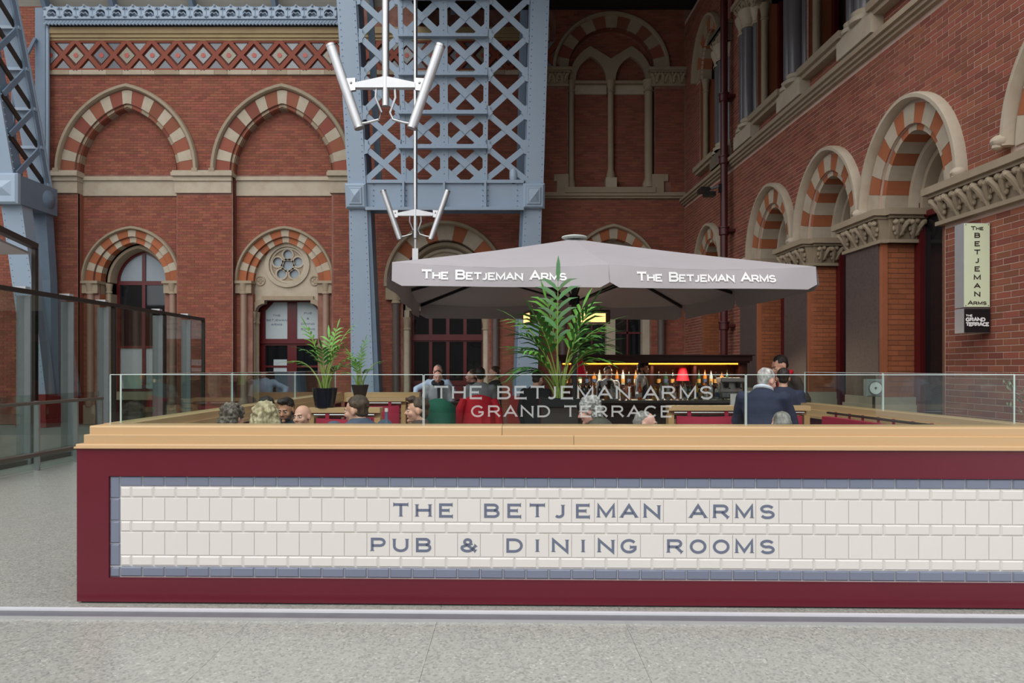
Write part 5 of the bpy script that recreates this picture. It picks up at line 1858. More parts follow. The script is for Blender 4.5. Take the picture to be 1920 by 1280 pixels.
# ================================================================== TERRACE FURNITURE
rod_m = steel_m
def banquette(name, label, x0, x1, Y, face=-1, cush=True, loops=5, seat=True, rz=0.0, zt=WT, slats=True):
    """oak framed booth back with a crimson cushion hung from a steel rod; local x along, -y is the seat side"""
    o = thing(name, label, 'bench', (x0, Y, 0), rz)
    L = x1 - x0
    m = MB(); m.box(0, L, -.08, .08, zt - .05, zt); m.build('top_rail', oak_m, o)
    m = MB(); m.box(.01, L - .01, -.0, .06, zt - .10, zt - .05); m.build('under_rail', oak_m, o)
    for x in (0.0, L - .06):
        m = MB(); m.box(x, x + .06, -.06, .06, 0, zt - .10); m.build('end_post', oak_z, o)
    if slats:
        z = .12
        while z < zt - .14:
            m = MB(); m.box(.06, L - .06, .0, .03, z, z + .055); m.build('slat', oak_m, o); z += .075
    if cush:
        m = MB(); m.tube([(.06, -.055, zt - .072), (L - .06, -.055, zt - .072)], .012, 10); m.build('rod', rod_m, o, True)
        m = MB()
        n = max(1, int(round(L / .75)))
        for k in range(n):
            a, b = .08 + (L - .16) / n * k + .006, .08 + (L - .16) / n * (k + 1) - .006
            m = MB()
            N = 10
            vs, fs = [], []
            for i in range(N + 1):
                for j in range(9):
                    u, v = i / N, j / 8
                    puff = .045 * (sin(pi * u) ** .5) * (sin(pi * v) ** .5)
                    vs.append((a + (b - a) * u, -.07 - puff, .48 + (zt - .105 - .48) * v - .012 * sin(pi * u) * v))
            for i in range(N):
                for j in range(8):
                    q = i * 9 + j
                    fs.append((q, q + 9, q + 10, q + 1))
            nn = len(vs)
            vs += [(x, -.03, z) for x, y, z in vs]
            fs += [tuple(i + nn for i in reversed(f)) for f in fs]
            for i in range(N):
                q = i * 9 + 8
                fs.append((q, q + 9, q + 9 + nn, q + nn))
            m.add(vs, fs)
            c = m.build('back_cushion', cush_m, o, True)
            for t in (.2, .8):
                x = a + (b - a) * t
                m = MB(); m.box(x - .02, x + .02, -.072, -.066, zt - .14, zt - .058); m.box(x - .02, x + .02, -.072, -.04, zt - .060, zt - .056); m.build('loop', cush_m, c)
    if seat:
        m = MB(); m.box(.06, L - .06, -.48, -.03, 0, .40); m.build('seat_box', oak_m, o)
        m = MB(); m.cham(.07, L - .07, -.50, -.06, .40, .47, .02); m.build('seat_cushion', cush_m, o)
    return o
banquette('banquette', 'oak booth with crimson cushion and glossy potted palm on top', -2.06, -1.33, 6.95)
banquette('banquette', 'oak booth with crimson cushion behind suited man, slatted end', -2.24, -1.44, 9.3)
banquette('banquette', 'oak booth with crimson cushions at right below bar', 1.66, 3.16, 7.3)
# slatted end of the booth behind the suited man
SP = thing('slatted_screen', 'oak slatted screen beside crimson booth cushion', 'screen', (-1.42, 9.32, 0))
z = .1
while z < 1.18:
    m = MB(); m.box(0, .22, -.02, .02, z, z + .055); m.build('slat', oak_m, SP); z += .07
m = MB(); m.box(-.0, .03, .02, .05, 0, 1.2); m.box(.19, .22, .02, .05, 0, 1.2); m.build('post', oak_z, SP)
# cushions hung along the right side barrier
for k, (ya, yb2) in enumerate(((5.2, 6.15), (6.2, 7.1))):
    o = thing('hung_cushion', ('crimson cushion hung along right barrier nearest the front', 'crimson cushion hung along right barrier beside navy suited man')[k], 'cushion', (3.40 - .06 * k, (ya + yb2) / 2, 0), pi / 2 + .07)
    L = (yb2 - ya) / 2
    m = MB(); m.tube([(-L - .05, .0, 1.155), (L + .05, .0, 1.155)], .012, 10); m.build('rod', dark_metal, o, True)
    m = MB(); m.cham(-L, L, -.02, .06, .46, 1.0, .03) if False else None
    m.box(-L, L, .02, .09, .46, 1.12)
    m.build('pad', cush_m, o)
    for t in (-.8, -.25, .25, .8):
        m = MB(); m.box(t * L - .018, t * L + .018, -.014, -.008, 1.09, 1.17); m.box(t * L - .018, t * L + .018, -.012, .03, 1.095, 1.1); m.build('loop', cush_m, o)
    m = MB(); m.box(-L, L, .0, .42, 0, .42); m.build('seat_box', oak_m, o); m = MB(); m.box(-L, L, .08, .42, .42, .46); m.build('seat_cushion', cush_m, o)
# front and left benches (people's seats)
def plain_bench(label, x0, x1, y0, y1):
    o = thing('bench', label, 'bench', ((x0 + x1) / 2, (y0 + y1) / 2, 0))
    a, b = (x1 - x0) / 2, (y1 - y0) / 2
    m = MB(); m.box(-a, a, -b, b, 0, .38); m.build('seat_box', oak_m, o)
    m = MB(); m.box(-a + .01, a - .01, -b + .01, b - .01, .38, .45); m.build('seat_cushion', cush_m, o)
    return o

# ---- high table, tall chairs
def high_table(label, x0, x1, y0, y1, z):
    o = thing('high_table', label, 'table', ((x0 + x1) / 2, (y0 + y1) / 2, 0))
    a, b = (x1 - x0) / 2, (y1 - y0) / 2
    m = MB(); m.box(-a, a, -b, b, z - .045, z); m.build('tabletop', dark_wood, o)
    for sx in (-1, 1):
        for sy in (-1, 1):
            m = MB(); m.box(sx * (a - .09) - .045, sx * (a - .09) + .045, sy * (b - .08) - .045, sy * (b - .08) + .045, 0, z - .045); m.build('leg', oak_z, o)
    m = MB(); m.box(-a + .1, a - .1, -.03, .03, .25, .31); m.build('stretcher', oak_m, o)
    return o
HT = high_table('dark topped high table where four people sit and lean', -1.30, -.2, 10.75, 11.2, 1.08)
def tall_chair(label, loc, rz, mat):
    o = thing('tall_chair', label, 'chair', loc, rz)
    m = MB()
    n = 16
    vs, fs = [], []
    for i in range(n + 1):
        t = pi * i / n
        for r in (.235, .19):
            for z in (.74, 1.20 - .12 * abs(cos(t)) ** 2):
                vs.append((r * cos(t), r * sin(t) - .02, z))
    for i in range(n):
        q, w = 4 * i, 4 * i + 4
        fs += [(q, w, w + 1, q + 1), (q + 3, w + 3, w + 2, q + 2), (q + 1, w + 1, w + 3, q + 3), (q + 2, w + 2, w, q)]
    fs += [(0, 1, 3, 2), (4 * n + 2, 4 * n + 3, 4 * n + 1, 4 * n)]
    m.add(vs, fs)
    m.build('tub_back', mat, o, True)
    m = MB(); m.lathe([(.2, .68), (.215, .70), (.215, .75), (.19, .775), (.001, .78)], 18); m.build('seat', mat, o, True)
    for a in (45, 135, 225, 315):
        m = MB(); m.bar((.15 * cos(radians(a)), .15 * sin(radians(a)), .68), (.22 * cos(radians(a)), .22 * sin(radians(a)), 0), .035, .035, (sin(radians(a)), -cos(radians(a)), 0)); m.build('leg', dark_wood, o)
    m = MB(); m.tube([(.2 * cos(radians(45 + 90 * k)), .2 * sin(radians(45 + 90 * k)), .25) for k in range(5)], .012, 6); m.build('foot_ring', dark_metal, o)
    return o
green_v = M('green_velvet', '#1f6350', .7, var=.15, scale=3, second='#2c7560')
p = at(824, 750, 9.75)
tall_chair('green velvet tall tub chair with its back to the front glass', (p.x, 9.75, 0), -pi / 2 + pi / 2, green_v).rotation_euler = (0, 0, pi)
p = at(899, 750, 10.2)
RC_ = tall_chair('tall dark chair under red coat at high table', (p.x, 10.15, 0), pi, M('brown_leather', '#4a2f26', .5, var=.1))
coat = thing('red_coat', 'bright red coat draped over back of tall chair', 'coat', (p.x, 10.15, 0))
m = MB()
vs, fs = [], []
N = 20
for i in range(N + 1):
    t = pi + pi * i / N
    for j in range(10):
        v = j / 9
        r = .245 + .03 * v + .02 * sin(i * 1.9) * v
        z = 1.235 - .09 * abs(cos(t)) ** 2 - v * (.62 + .05 * sin(i * 1.1))
        vs.append((r * cos(t) * (1 + .12 * v), r * sin(t), z))
for i in range(N):
    for j in range(9):
        q = i * 10 + j
        fs.append((q, q + 1, q + 11, q + 10))
n = len(vs)
vs += [(x * .93, y * .93, z) for x, y, z in vs]
fs += [tuple(i + n for i in reversed(f)) for f in fs]
for i in range(N):
    q = i * 10
    fs.append((q, q + 10, q + 10 + n, q + n))
m.add(vs, fs)
red_m = M('red_cloth', '#c4152b', .8, var=.12, scale=8, bump=.15)
m.build('body', red_m, coat, True)
for s in (-1, 1):
    m = MB(); m.tube([(s * .22, -.16, 1.17), (s * .285, -.17, 1.0), (s * .31, -.15, .78), (s * .30, -.14, .62)], [.05, .062, .058, .055], 10); m.build('sleeve', red_m, coat, True)

# small things on tables
def low_table(label, x, y, w, d, z=.74):
    o = thing('table', label, 'table', (x, y, 0))
    m = MB(); m.box(-w, w, -d, d, z - .03, z); m.build('tabletop', oak_m, o)
    m = MB(); m.lathe([(.2, 0), (.2, .02), (.04, .04), (.035, z - .05), (.12, z - .03)], 14); m.build('pedestal', black_m, o, True)
    return o
low_table('oak table between blonde woman and bald man', -2.05, 5.88, .22, .16)
low_table('oak table beside dark haired man in profile', -1.02, 5.95, .16, .16)
low_table('oak table by grey haired man in olive jacket', .82, 6.5, .22, .24)

# ================================================================== BAR
def hbottle(kind):
    """outline of a bottle, metres"""
    if kind == 'wine': return [(.036, 0), (.038, .01), (.038, .19), (.030, .215), (.014, .245), (.013, .30), (.016, .302), (.016, .315), (.001, .317)]
    if kind == 'square': return [(.042, 0), (.045, .01), (.045, .15), (.038, .175), (.015, .19), (.014, .235), (.018, .237), (.018, .262), (.001, .264)]
    return [(.034, 0), (.036, .01), (.036, .17), (.026, .205), (.014, .225), (.013, .275), (.017, .277), (.017, .30), (.001, .302)]
bc = {'clear': M('clear_bottle', '#a9b6b6', .08, var=.1, spec=.8), 'amber': M('amber_bottle', '#b4702c', .08, var=.15, spec=.8), 'green': M('green_bottle', '#2c4a35', .08, var=.15, spec=.8),
      'dark': M('dark_bottle', '#1c1614', .08, var=.1, spec=.8), 'orange': M('orange_bottle', '#e0651c', .12, var=.1), 'rose': M('rose_bottle', '#b98a86', .1, var=.1), 'teal': M('teal_bottle', '#7fb5a8', .1, var=.1), 'yellow': M('yellow_bottle', '#d2a83a', .1, var=.1)}
lab = [M('white_label', '#d9d4c8', .7, var=.04), M('ochre_label', '#b98a4a', .7, var=.06), M('blue_label', '#3a4a6c', .7, var=.05)]
capm = M('bottle_cap', '#2a2422', .4, var=.05)
_bm = {}
def bottle_mesh(colour, kind, li):
    k = (colour, kind, li)
    if k not in _bm:
        m = MB(); pr = hbottle(kind)
        m.lathe(pr[:-3], 10, mi=0); m.lathe(pr[-3:], 10, mi=2)
        r = max(a for a, b in pr) + .0015
        m.lathe([(r, .04), (r, .12)], 10, mi=1)
        _bm[k] = shared(m, 'bottle', [bc[colour], lab[li], capm], True)
    return _bm[k]
BX0, BX1 = .92, 4.30
BC = thing('bar_counter', 'long dark bar counter with grey stone top', 'bar', (0, 0, 0))
m = MB(); m.box(BX0, BX1, 11.62, 12.05, 0, 1.03); m.build('front', dark_wood, BC)
m = MB(); m.box(BX0 - .03, BX1 + .03, 11.54, 12.12, 1.03, 1.075); m.build('worktop', M('grey_stone_top', '#55514f', .3, var=.1, scale=8), BC)
m = MB(); m.tube([(BX0, 11.5, .2), (BX1, 11.5, .2)], .025, 10); m.build('foot_rail', M('brass', '#a8823c', .3, var=.05, metal=.9), BC, True)
for x in (1.5, 2.5, 3.5):
    m = MB(); m.box(x - .02, x + .02, 11.47, 11.62, .0, .22); m.build('rail_bracket', M('brass'), BC)
k = 0
x = BX0 + .03
while x < BX1 - .3:
    m = MB(); m.cham(x, x + .5, 11.605, 11.62, .25, .95, .03); m.build('front_panel', dark_wood, BC); x += .56
BB = thing('back_bar', 'dark mahogany back bar with amber light strip under cornice', 'bar unit', (0, 0, 0))
X0, X1 = .98, 4.66
m = MB(); m.box(X0, X1, 13.5, 13.95, 0, 1.0); m.build('base_cabinet', dark_wood, BB)
m = MB(); m.box(X0 - .02, X1 + .02, 13.45, 13.95, 1.0, 1.04); m.build('worktop', dark_wood, BB)
m = MB(); m.box(X0, X1, 13.88, 13.95, 1.04, 1.72); m.build('back_panel', M('brown_mirror', '#6d4a3a', .12, var=.15, scale=2, metal=.4), BB)
m = MB(); m.box(X0, X1, 13.6, 13.88, 1.26, 1.285); m.build('shelf', dark_wood, BB)
m = MB()
for x in (X0, 1.9, 2.75, 3.6, X1 - .16): m.box(x, x + (.16 if x > 4 else .05), 13.52, 13.9, 1.04, 1.72)
for i, x in enumerate((X0, 1.9, 2.75, 3.6, X1 - .16)):
    m = MB(); m.box(x, x + (.16 if x > 4 else .05), 13.52, 13.88, 1.04, 1.72); m.build('upright', dark_wood, BB)
m = MB(); m.box(X0 - .06, X1 + .06, 13.4, 13.98, 1.76, 1.86); m.box(X0 - .02, X1 + .02, 13.44, 13.95, 1.72, 1.76); m.box(X0 - .1, X1 + .1, 13.36, 14.0, 1.86, 1.885); m.build('cornice', dark_wood, BB)
m = MB(); m.box(X0 + .02, X1 - .2, 13.47, 13.50, 1.695, 1.718); m.build('light_strip', M('amber_light', '#ff9a2a', .5, var=.05, emit=5.0), BB)
ld = bpy.data.lights.new('strip_light', 'AREA'); ld.energy = 60; ld.color = (1, .80, .58); ld.shape = 'RECTANGLE'; ld.size = 3.4; ld.size_y = .06
lo = bpy.data.objects.new('strip_light', ld); COL.objects.link(lo); lo.parent = BB; lo.location = (2.75, 13.44, 1.70); lo.rotation_euler = (radians(-20), 0, 0)
def shade_lamp(label, loc, sc=1.0):
    o = thing('table_lamp', label, 'lamp', loc)
    m = MB(); m.lathe([(.07 * sc, 0), (.07 * sc, .015), (.02, .03), (.015, .42 * sc)], 12); m.build('base', M('brass'), o, True)
    m = MB(); m.lathe([(.165 * sc, .40 * sc), (.085 * sc, .72 * sc), (.082 * sc, .72 * sc), (.162 * sc, .40 * sc)], 20); m.build('lamp_shade', M('crimson_shade', '#c2122f', .7, var=.06, emit=.12), o, True)
    ld = bpy.data.lights.new('bulb', 'POINT'); ld.energy = 14 * sc; ld.color = (1, .72, .48); ld.shadow_soft_size = .05
    lo = bpy.data.objects.new('bulb', ld); COL.objects.link(lo); lo.parent = o; lo.location = (0, 0, .5 * sc)
    return o
shade_lamp('large red lampshade on bar counter beside parasol pole', (1.13, 11.8, 1.075))
shade_lamp('smaller red lampshade on back bar behind bottles', (3.43, 13.72, 1.04), .82)
# bottles
rngb = random.Random(11)
def add_bottle(x, y, z, colour, kind, where, grp):
    nm = {'clear': 'clear', 'amber': 'amber', 'green': 'dark green', 'dark': 'black', 'orange': 'bright orange', 'rose': 'pale pink', 'teal': 'pale teal', 'yellow': 'yellow'}[colour]
    o = obj_of(bottle_mesh(colour, kind, rngb.randrange(3)), 'bottle', None, (x, y, z), (0, 0, rngb.uniform(0, 6)))
    if 'shelf' in where:
        bay_ = ('first bay from left', 'second bay from left', 'third bay from left', 'rightmost bay')[sum(x > u for u in (1.92, 2.77, 3.62))]
        where, grp = 'on back bar shelf in ' + bay_, 'on back bar shelf, ' + bay_
    elif where == 'on bar counter':
        side = 'left of bartender' if x < 2.3 else ('right of bartender' if x < 3.05 else 'near the coffee machine')
        where, grp = 'on bar counter ' + side, 'on counter ' + side
    tag(o, '%s bottle standing %s' % (nm, where), 'bottle', '%s bottles %s' % (nm, grp))
seq = ['dark', 'dark', 'green', 'dark', 'amber', 'clear', 'rose', 'green', 'amber', 'clear', 'dark', 'amber', 'green', 'clear']
x = 1.08
i = 0
while x < 4.42:
    if not any(abs(x - u) < .10 for u in (1.92, 2.77, 3.62, 3.43)):
        add_bottle(x, 13.72 + rngb.uniform(-.03, .03), 1.285, seq[i % 14], ('wine', 'round', 'square')[rngb.randrange(3)], 'on upper shelf of back bar', 'on upper shelf')
    x += rngb.uniform(.105, .15); i += 1
seq = ['dark', 'amber', 'clear', 'clear', 'rose', 'orange', 'yellow', 'teal', 'clear', 'amber', 'rose', 'clear', 'green', 'yellow']
for a, b in ((1.45, 2.06), (2.50, 3.62)):
    x = a
    while x < b:
        add_bottle(x, 11.98 + rngb.uniform(-.04, .05), 1.075, seq[i % 14], ('wine', 'round', 'square')[rngb.randrange(3)], 'on bar counter', 'on bar counter')
        x += rngb.uniform(.085, .125); i += 1
for x, c in ((1.12, 'dark'), (1.22, 'green'), (1.30, 'dark'), (1.38, 'amber')):
    add_bottle(x + .05, 11.96, 1.075, c, 'wine', 'beside red lampshade on counter', 'beside lampshade')
add_bottle(2.22, 11.86, 1.075, 'orange', 'wine', 'at front of counter left of bartender', 'at front of counter')
# glasses
g_m = M_glass('tumbler_glass', (.85, .9, .9), 1.5)
gm = MB(); gm.lathe([(.028, 0), (.036, .1), (.034, .1), (.026, .008), (.001, .008)], 12)
GLM = shared(gm, 'tumbler', g_m, True)
for k in range(11):
    o = obj_of(GLM, 'tumbler', None, (3.05 + .088 * k + rngb.uniform(-.01, .01), 11.72 + .07 * (k % 2), 1.075))
    tag(o, 'clear tumbler on bar counter in ' + ('row behind the front one' if k % 2 else 'row nearest the front edge'), 'glass', 'tumblers in %s row' % ('second' if k % 2 else 'front'))
EM = thing('coffee_machine', 'chrome espresso machine on right end of bar counter', 'coffee machine', (3.82, 11.90, 1.075))
m = MB(); m.cham(-.2, .2, -.12, .14, .03, .12, .015); m.build('drip_base', steel_m, EM)
m = MB(); m.cham(-.2, .2, -.02, .14, .12, .30, .015); m.build('body', steel_m, EM)
m = MB(); m.cham(-.22, .22, -.14, .15, .30, .38, .015); m.build('head', steel_m, EM)
for x in (-.1, .1):
    m = MB(); m.lathe([(.03, .2), (.035, .22), (.035, .3)], 12, (x, -.08, 0)); m.tube([(x, -.08, .21), (x, -.24, .2)], .012, 8); m.build('group_handle', black_m, EM, True)
for x in (-.2, .2):
    m = MB(); m.tube([(x, -.1, .32), (x * 1.1, -.14, .24), (x * 1.1, -.13, .14)], .008, 6); m.build('steam_wand', steel_m, EM, True)
for x in (-.17, .17):
    for y in (-.1, .12):
        m = MB(); m.lathe([(.015, 0), (.015, .03)], 8, (x, y, 0)); m.build('foot', black_m, EM)
cm = MB(); cm.lathe([(.03, 0), (.045, .03), (.05, .075), (.047, .075), (.04, .03), (.001, .012)], 14)
CUP = shared(cm, 'cup', M('white_china', '#e8e6e0', .2, var=.02), True)
for k in range(4):
    o = obj_of(CUP, 'cup', None, (4.10 + .075 * (k % 2), 11.80, 1.075 + (.045 if k > 3 else 0) + .076 * (k // 2)))
    tag(o, '%s white china cup at right end of bar counter' % ('lower left', 'lower right', 'upper left', 'upper right')[k], 'cup', 'white cups at end of bar')
sh = thing('cocktail_shaker', 'steel cocktail shaker on bar right of bartender', 'shaker', (2.58, 11.75, 1.075))
m = MB(); m.lathe([(.035, 0), (.045, .15), (.03, .19), (.02, .2), (.02, .23), (.001, .235)], 14); m.build('body', steel_m, sh, True)
# upright menu, salt and bottle on the near table
o = thing('menu_card', 'upright white menu card beside navy suited man', 'menu', (3.12, 9.6, 0))
m = MB(); m.box(-.3, .3, -.2, .2, 1.02, 1.06); m.build('stand_top', dark_wood, o)
m = MB(); m.lathe([(.22, 0), (.22, .02), (.03, .04), (.03, 1.02)], 12); m.build('pedestal', black_m, o)
m = MB(); m.add([(-.05, -.03, 1.06), (.05, -.03, 1.06), (.05, 0, 1.26), (-.05, 0, 1.26), (-.05, .03, 1.06), (.05, .03, 1.06)], [(0, 1, 2, 3), (5, 4, 3, 2), (1, 5, 2), (4, 0, 3)]); m.build('card', M('white_card', '#e6e4de', .8), o)
o = thing('water_bottle', 'small clear water bottle on table right of suited man', 'bottle', (-1.095, 5.95, .74))
m = MB(); m.lathe([(.03, 0), (.032, .3), (.03, .38), (.014, .44), (.013, .50)], 12); m.build('body', M('blue_clear_bottle', '#5c6a80', .1), o, True)
m = MB(); m.lathe([(.015, .50), (.015, .53), (.001, .532)], 10); m.build('cap', lab[0], o, True)
o = thing('paper_napkin', 'crumpled white napkin on table beside water bottle', 'napkin', (-1.0, 5.93, .74))
m = MB(); m.ball((0, 0, .22), (.05, .045, .05), 8); m.lathe([(.045, 0), (.04, .17)], 10); m.build('folded_paper', M('white_card'), o, True)
# dial on a post beside the piers
p = at(1641, 727, 9.4)
DB = thing('dial_box', 'square grey box with round white dial on thin post', 'meter', (p.x, p.y, 0))
m = MB(); m.tube([(0, .04, 0), (0, .04, p.z - .1)], .018, 8); m.build('post', dark_metal, DB, True)
m = MB(); m.lathe([(.14, 0), (.14, .015), (.02, .03)], 16, (0, .04, 0)); m.build('foot', dark_metal, DB, True)
m = MB(); m.cham(-.115, .115, 0, .09, p.z - .12, p.z + .12, .015); m.build('case', M('grey_case', '#8f9694', .4, var=.05), DB)
m = MB(); m.prism(circ(0, p.z, .085, 28), -.012, 0); dd = m.build('dial', M('white_dial', '#dfe5e3', .3, var=.03), DB)
m = MB(); m.prism(circ(0, p.z, .094, 28), -.016, 0, holes=[circ(0, p.z, .085, 28)]); m.build('dial_ring', steel_m, dd)
m = MB(); m.prism(circ(0, p.z, .016, 12), -.02, -.012); m.build('hub', steel_m, dd)

# ================================================================== PEOPLE
def remesh(mb, voxel, iters=2, fac=.5, disp=None):
    me = mb.mesh('tmp')
    o = bpy.data.objects.new('tmp', me)
    COL.objects.link(o)
    r = o.modifiers.new('r', 'REMESH'); r.mode = 'VOXEL'; r.voxel_size = voxel; r.use_smooth_shade = True
    if iters:
        s = o.modifiers.new('s', 'SMOOTH'); s.factor = fac; s.iterations = iters
    dg = bpy.context.evaluated_depsgraph_get()
    out = bpy.data.meshes.new_from_object(o.evaluated_get(dg))
    bpy.data.objects.remove(o)
    bpy.data.meshes.remove(me)
    if disp:
        amp, fr = disp
        nr = [v.normal.copy() for v in out.vertices]
        for v, n in zip(out.vertices, nr):
            v.co += n * (noise.noise(v.co * fr) * amp + noise.noise(v.co * fr * 2.3) * amp * .5)
    out.polygons.foreach_set('use_smooth', [True] * len(out.polygons))
    return out
def mesh_obj(me, name, mat, parent):
    me.name = name
    me.materials.clear()
    me.materials.append(mat)
    o = bpy.data.objects.new(name, me)
    COL.objects.link(o)
    o.parent = parent
    return o
class XF(MB):
    """mesh builder that writes through a transform"""
    T = Matrix.Identity(4)
    def add(self, vs, fs, mi=0):
        return MB.add(self, [self.T @ Vector(p) for p in vs], fs, mi)
def cloth(name, col, rough=.85): return M('cloth_' + name, col, rough, var=.12, scale=10, bump=.12)
def hairm(name, col, col2): return M('hair_' + name, col, .6, var=.35, scale=26, second=col2, stretch=(1, 1, .5), bump=.5)
H_dark = hairm('dark', '#1d1613', '#2e231c'); H_brown = hairm('brown', '#3b2a20', '#54402f'); H_grey = hairm('grey', '#6f6862', '#9a948e')
H_blonde = hairm('blonde', '#a08c6a', '#c9b896'); H_silver = hairm('silver', '#8f8a86', '#bcb8b4'); H_curl = hairm('greybrown', '#4a4038', '#7d7266')
trouser_m = cloth('charcoal', '#26262b'); shoe_m = M('black_leather', '#171412', .35)

def person(label, x, y, face, top, seat=.45, stand=False, lean=0, hyaw=0, hpitch=0, roll=0, skin=skin_a, jacket=None, jname='jacket', hair='short', hm=H_brown,
           arms=None, near=True, collar=None, beard=None, vest=None, scarf=None, hat=None, group=None, trousers=trouser_m, bulk=1.0, neck=0.0):
    """one person: continuous body from head to fingertips, clothes and hair as children. local frame faces -y"""
    P = thing('person', label, 'person', (x, y, 0), radians(face), group)
    if stand:
        k = (top - .02) / 1.75
        hz = .93 * k
        sh = hz + .50 * k
    else:
        k = min(1.06, max(.92, (top - seat) / .91))
        hz = seat + .10
        sh = seat + .58 * k
    L = radians(lean)
    k0, lift = k, 0.0
    for it in range(4):
      if stand:
        hz = .93 * k; sh = hz + .50 * k
      else:
        hz = seat + .10 + lift; sh = seat + .58 * k + lift
      U = Matrix.Translation((0, 0, hz)) @ Matrix.Rotation(L, 4, 'X') @ Matrix.Translation((0, 0, -hz))
      nb = Vector((0, .015, sh + .045 * k))                  # neck base
      hc = Vector((0, -.012, sh + (.180 - neck) * k))                 # head centre before turning
      Hm = U @ Matrix.Translation(nb) @ Matrix.Rotation(-L * .75, 4, 'X') @ Matrix.Rotation(radians(hyaw), 4, 'Z') @ Matrix.Rotation(radians(hpitch), 4, 'X') \
        @ Matrix.Rotation(radians(roll), 4, 'Y') @ Matrix.Translation(hc - nb) @ Matrix.Scale(k, 4)
    # shift so that the head top lands at the wanted height
      pk = max((Hm @ Vector((0, .02 + .09 * cos(a), .04 + .088 * sin(a)))).z for a in [pi * i / 24 for i in range(25)])
      dz = top - pk - (.0 if not hair else .008)
      if it < 3:
        if stand: k *= 1 + dz / 1.7
        else: lift += dz
    hx = Hm @ Vector((0, 0, 0))
    off = Matrix.Rotation(radians(face), 3, 'Z') @ Vector((hx.x, hx.y, 0))
    P.location = (x - off.x, y - off.y, 0)
    vox = .0085 if near else .0125
    b = XF()
    b.T = Hm
    b.ball((0, .012, .025), (.075, .094, .088), 18)
    b.ball((0, -.028, -.03), (.060, .064, .082), 16)
    b.ball((0, -.042, -.088), (.040, .038, .028), 12)
    b.cap((0, -.092, .008), (0, -.112, -.028), .009, .0145, 8)
    b.ball((.012, -.097, -.032), .010, 8); b.ball((-.012, -.097, -.032), .010, 8)
    b.cap((-.034, -.082, .02), (.034, -.082, .02), .012, .012, 8)
    b.cap((-.017, -.089, -.062), (.017, -.089, -.062), .0085, .0085, 8)
    b.ball((0, -.084, -.098), .018, 10)
    for s in (-1, 1):
        b.ball((s * .042, -.06, -.03), (.024, .028, .026), 10)
        b.ball((s * .077, .012, -.012), (.011, .022, .033), 10)
    b.T = Matrix.Identity(4)
    nk_top = Hm @ Vector((0, .018, -.05))
    nk = U @ nb
    b.cap(nk, nk_top, .062 * k, .052 * k, 12)
    def up(p): return U @ Vector(p)
    b.T = U
    b.loft([((0, .01, hz + .12), .11, .075, 0), ((0, .01, hz + .3), .13, .085, 0), ((0, .015, sh - .06), .155, .085, 0), ((0, .018, sh + .015), .12, .07, 0), ((0, .018, sh + .05), .06, .055, 0)], 18)
    b.T = Matrix.Identity(4)
    A = arms or {}
    J = XF()
    jacket_m = jacket or cloth('charcoal_jacket', '#2b2b2f')
    J.T = U
    q = bulk
    J.loft([((0, .0, hz - .05), .165 * q, .13 * q, 0), ((0, .0, hz + .08), .168 * q, .128 * q, 0), ((0, .0, hz + .22), .16 * q, .115 * q, 0), ((0, .005, sh - .14), .18 * q, .12 * q, 0),
            ((0, .012, sh - .03), .175 * q, .105 * q, 0), ((0, .018, sh + .03), .115, .085, 0), ((0, .02, sh + .065), .070, .066, 0)], 22)
    J.T = Matrix.Identity(4)
    hands = []
    for s, nm in ((-1, 'l'), (1, 'r')):
        S = up((s * .178 * q, .012, sh - .03))
        if nm + 'e' in A:
            E, Hd = Vector(A[nm + 'e']), Vector(A[nm + 'h'])
        elif stand:
            E, Hd = up((s * .235, .04, sh - .30)), up((s * .225, -.06, sh - .54))
        else:
            E, Hd = up((s * .245, -.06, sh - .27)), up((s * .13, -.28, sh - .31))
        b.cap(S, E, .043, .035, 10)
        d = (Hd - E).normalized()
        b.cap(E, Hd, .036, .026, 10)
        ref = Vector((0, 0, 1)) if abs(d.z) < .85 else Vector((0, -1, 0))
        sd = d.cross(ref).normalized()
        nr = sd.cross(d).normalized()
        c = Hd + d * .05
        R = Matrix((sd, d, nr)).transposed()
        b.ball(c, (.038, .052, .016), 10, rot=R)
        for i, (off, ln) in enumerate(((-.029, .058), (-.010, .07), (.010, .066), (.028, .05))):
            a = Hd + d * .088 + sd * off
            m1 = a + d * ln * .55 - nr * .008
            b.cap(a, m1, .0092, .0088, 6)
            b.cap(m1, m1 + d * ln * .38 - nr * .024, .0086, .0078, 6)
        tb = Hd + d * .03 + sd * (s * -.034)
        b.cap(tb, tb + d * .04 + sd * (s * -.022) - nr * .012, .0115, .0095, 6)
        J.ball(S, (.072, .072, .07), 10)
        J.cap(S, E, .066 * q, .054, 12)
        J.cap(E, E + (Hd - E) * .93, .055, .041, 12)
    body = mesh_obj(remesh(b, vox, 2, .45), 'body', skin, P)
    jo = mesh_obj(remesh(J, .015 if near else .02, 3, .5, (.006, 9)), jname, jacket_m, P)
    # legs
    Tm = XF()
    if stand:
        Tm.loft([((0, .0, hz - .12), .15, .115, 0), ((0, .0, hz + .0), .16, .12, 0), ((0, .0, hz + .10), .15, .105, 0)], 16)
        for s in (-1, 1):
            Tm.cap((s * .085, .0, hz - .06), (s * .10, -.01, hz * .52), .09, .062, 12); Tm.cap((s * .10, -.01, hz * .52), (s * .105, .01, .10), .062, .05, 12)
        ft = [(s * .11, -.03) for s in (-1, 1)]; fz = 0
    else:
        Tm.loft([((0, .0, hz - .07), .16, .13, 0), ((0, .0, hz + .05), .165, .125, 0), ((0, .0, hz + .12), .15, .11, 0)], 16)
        fz = max(0.0, seat - .45)
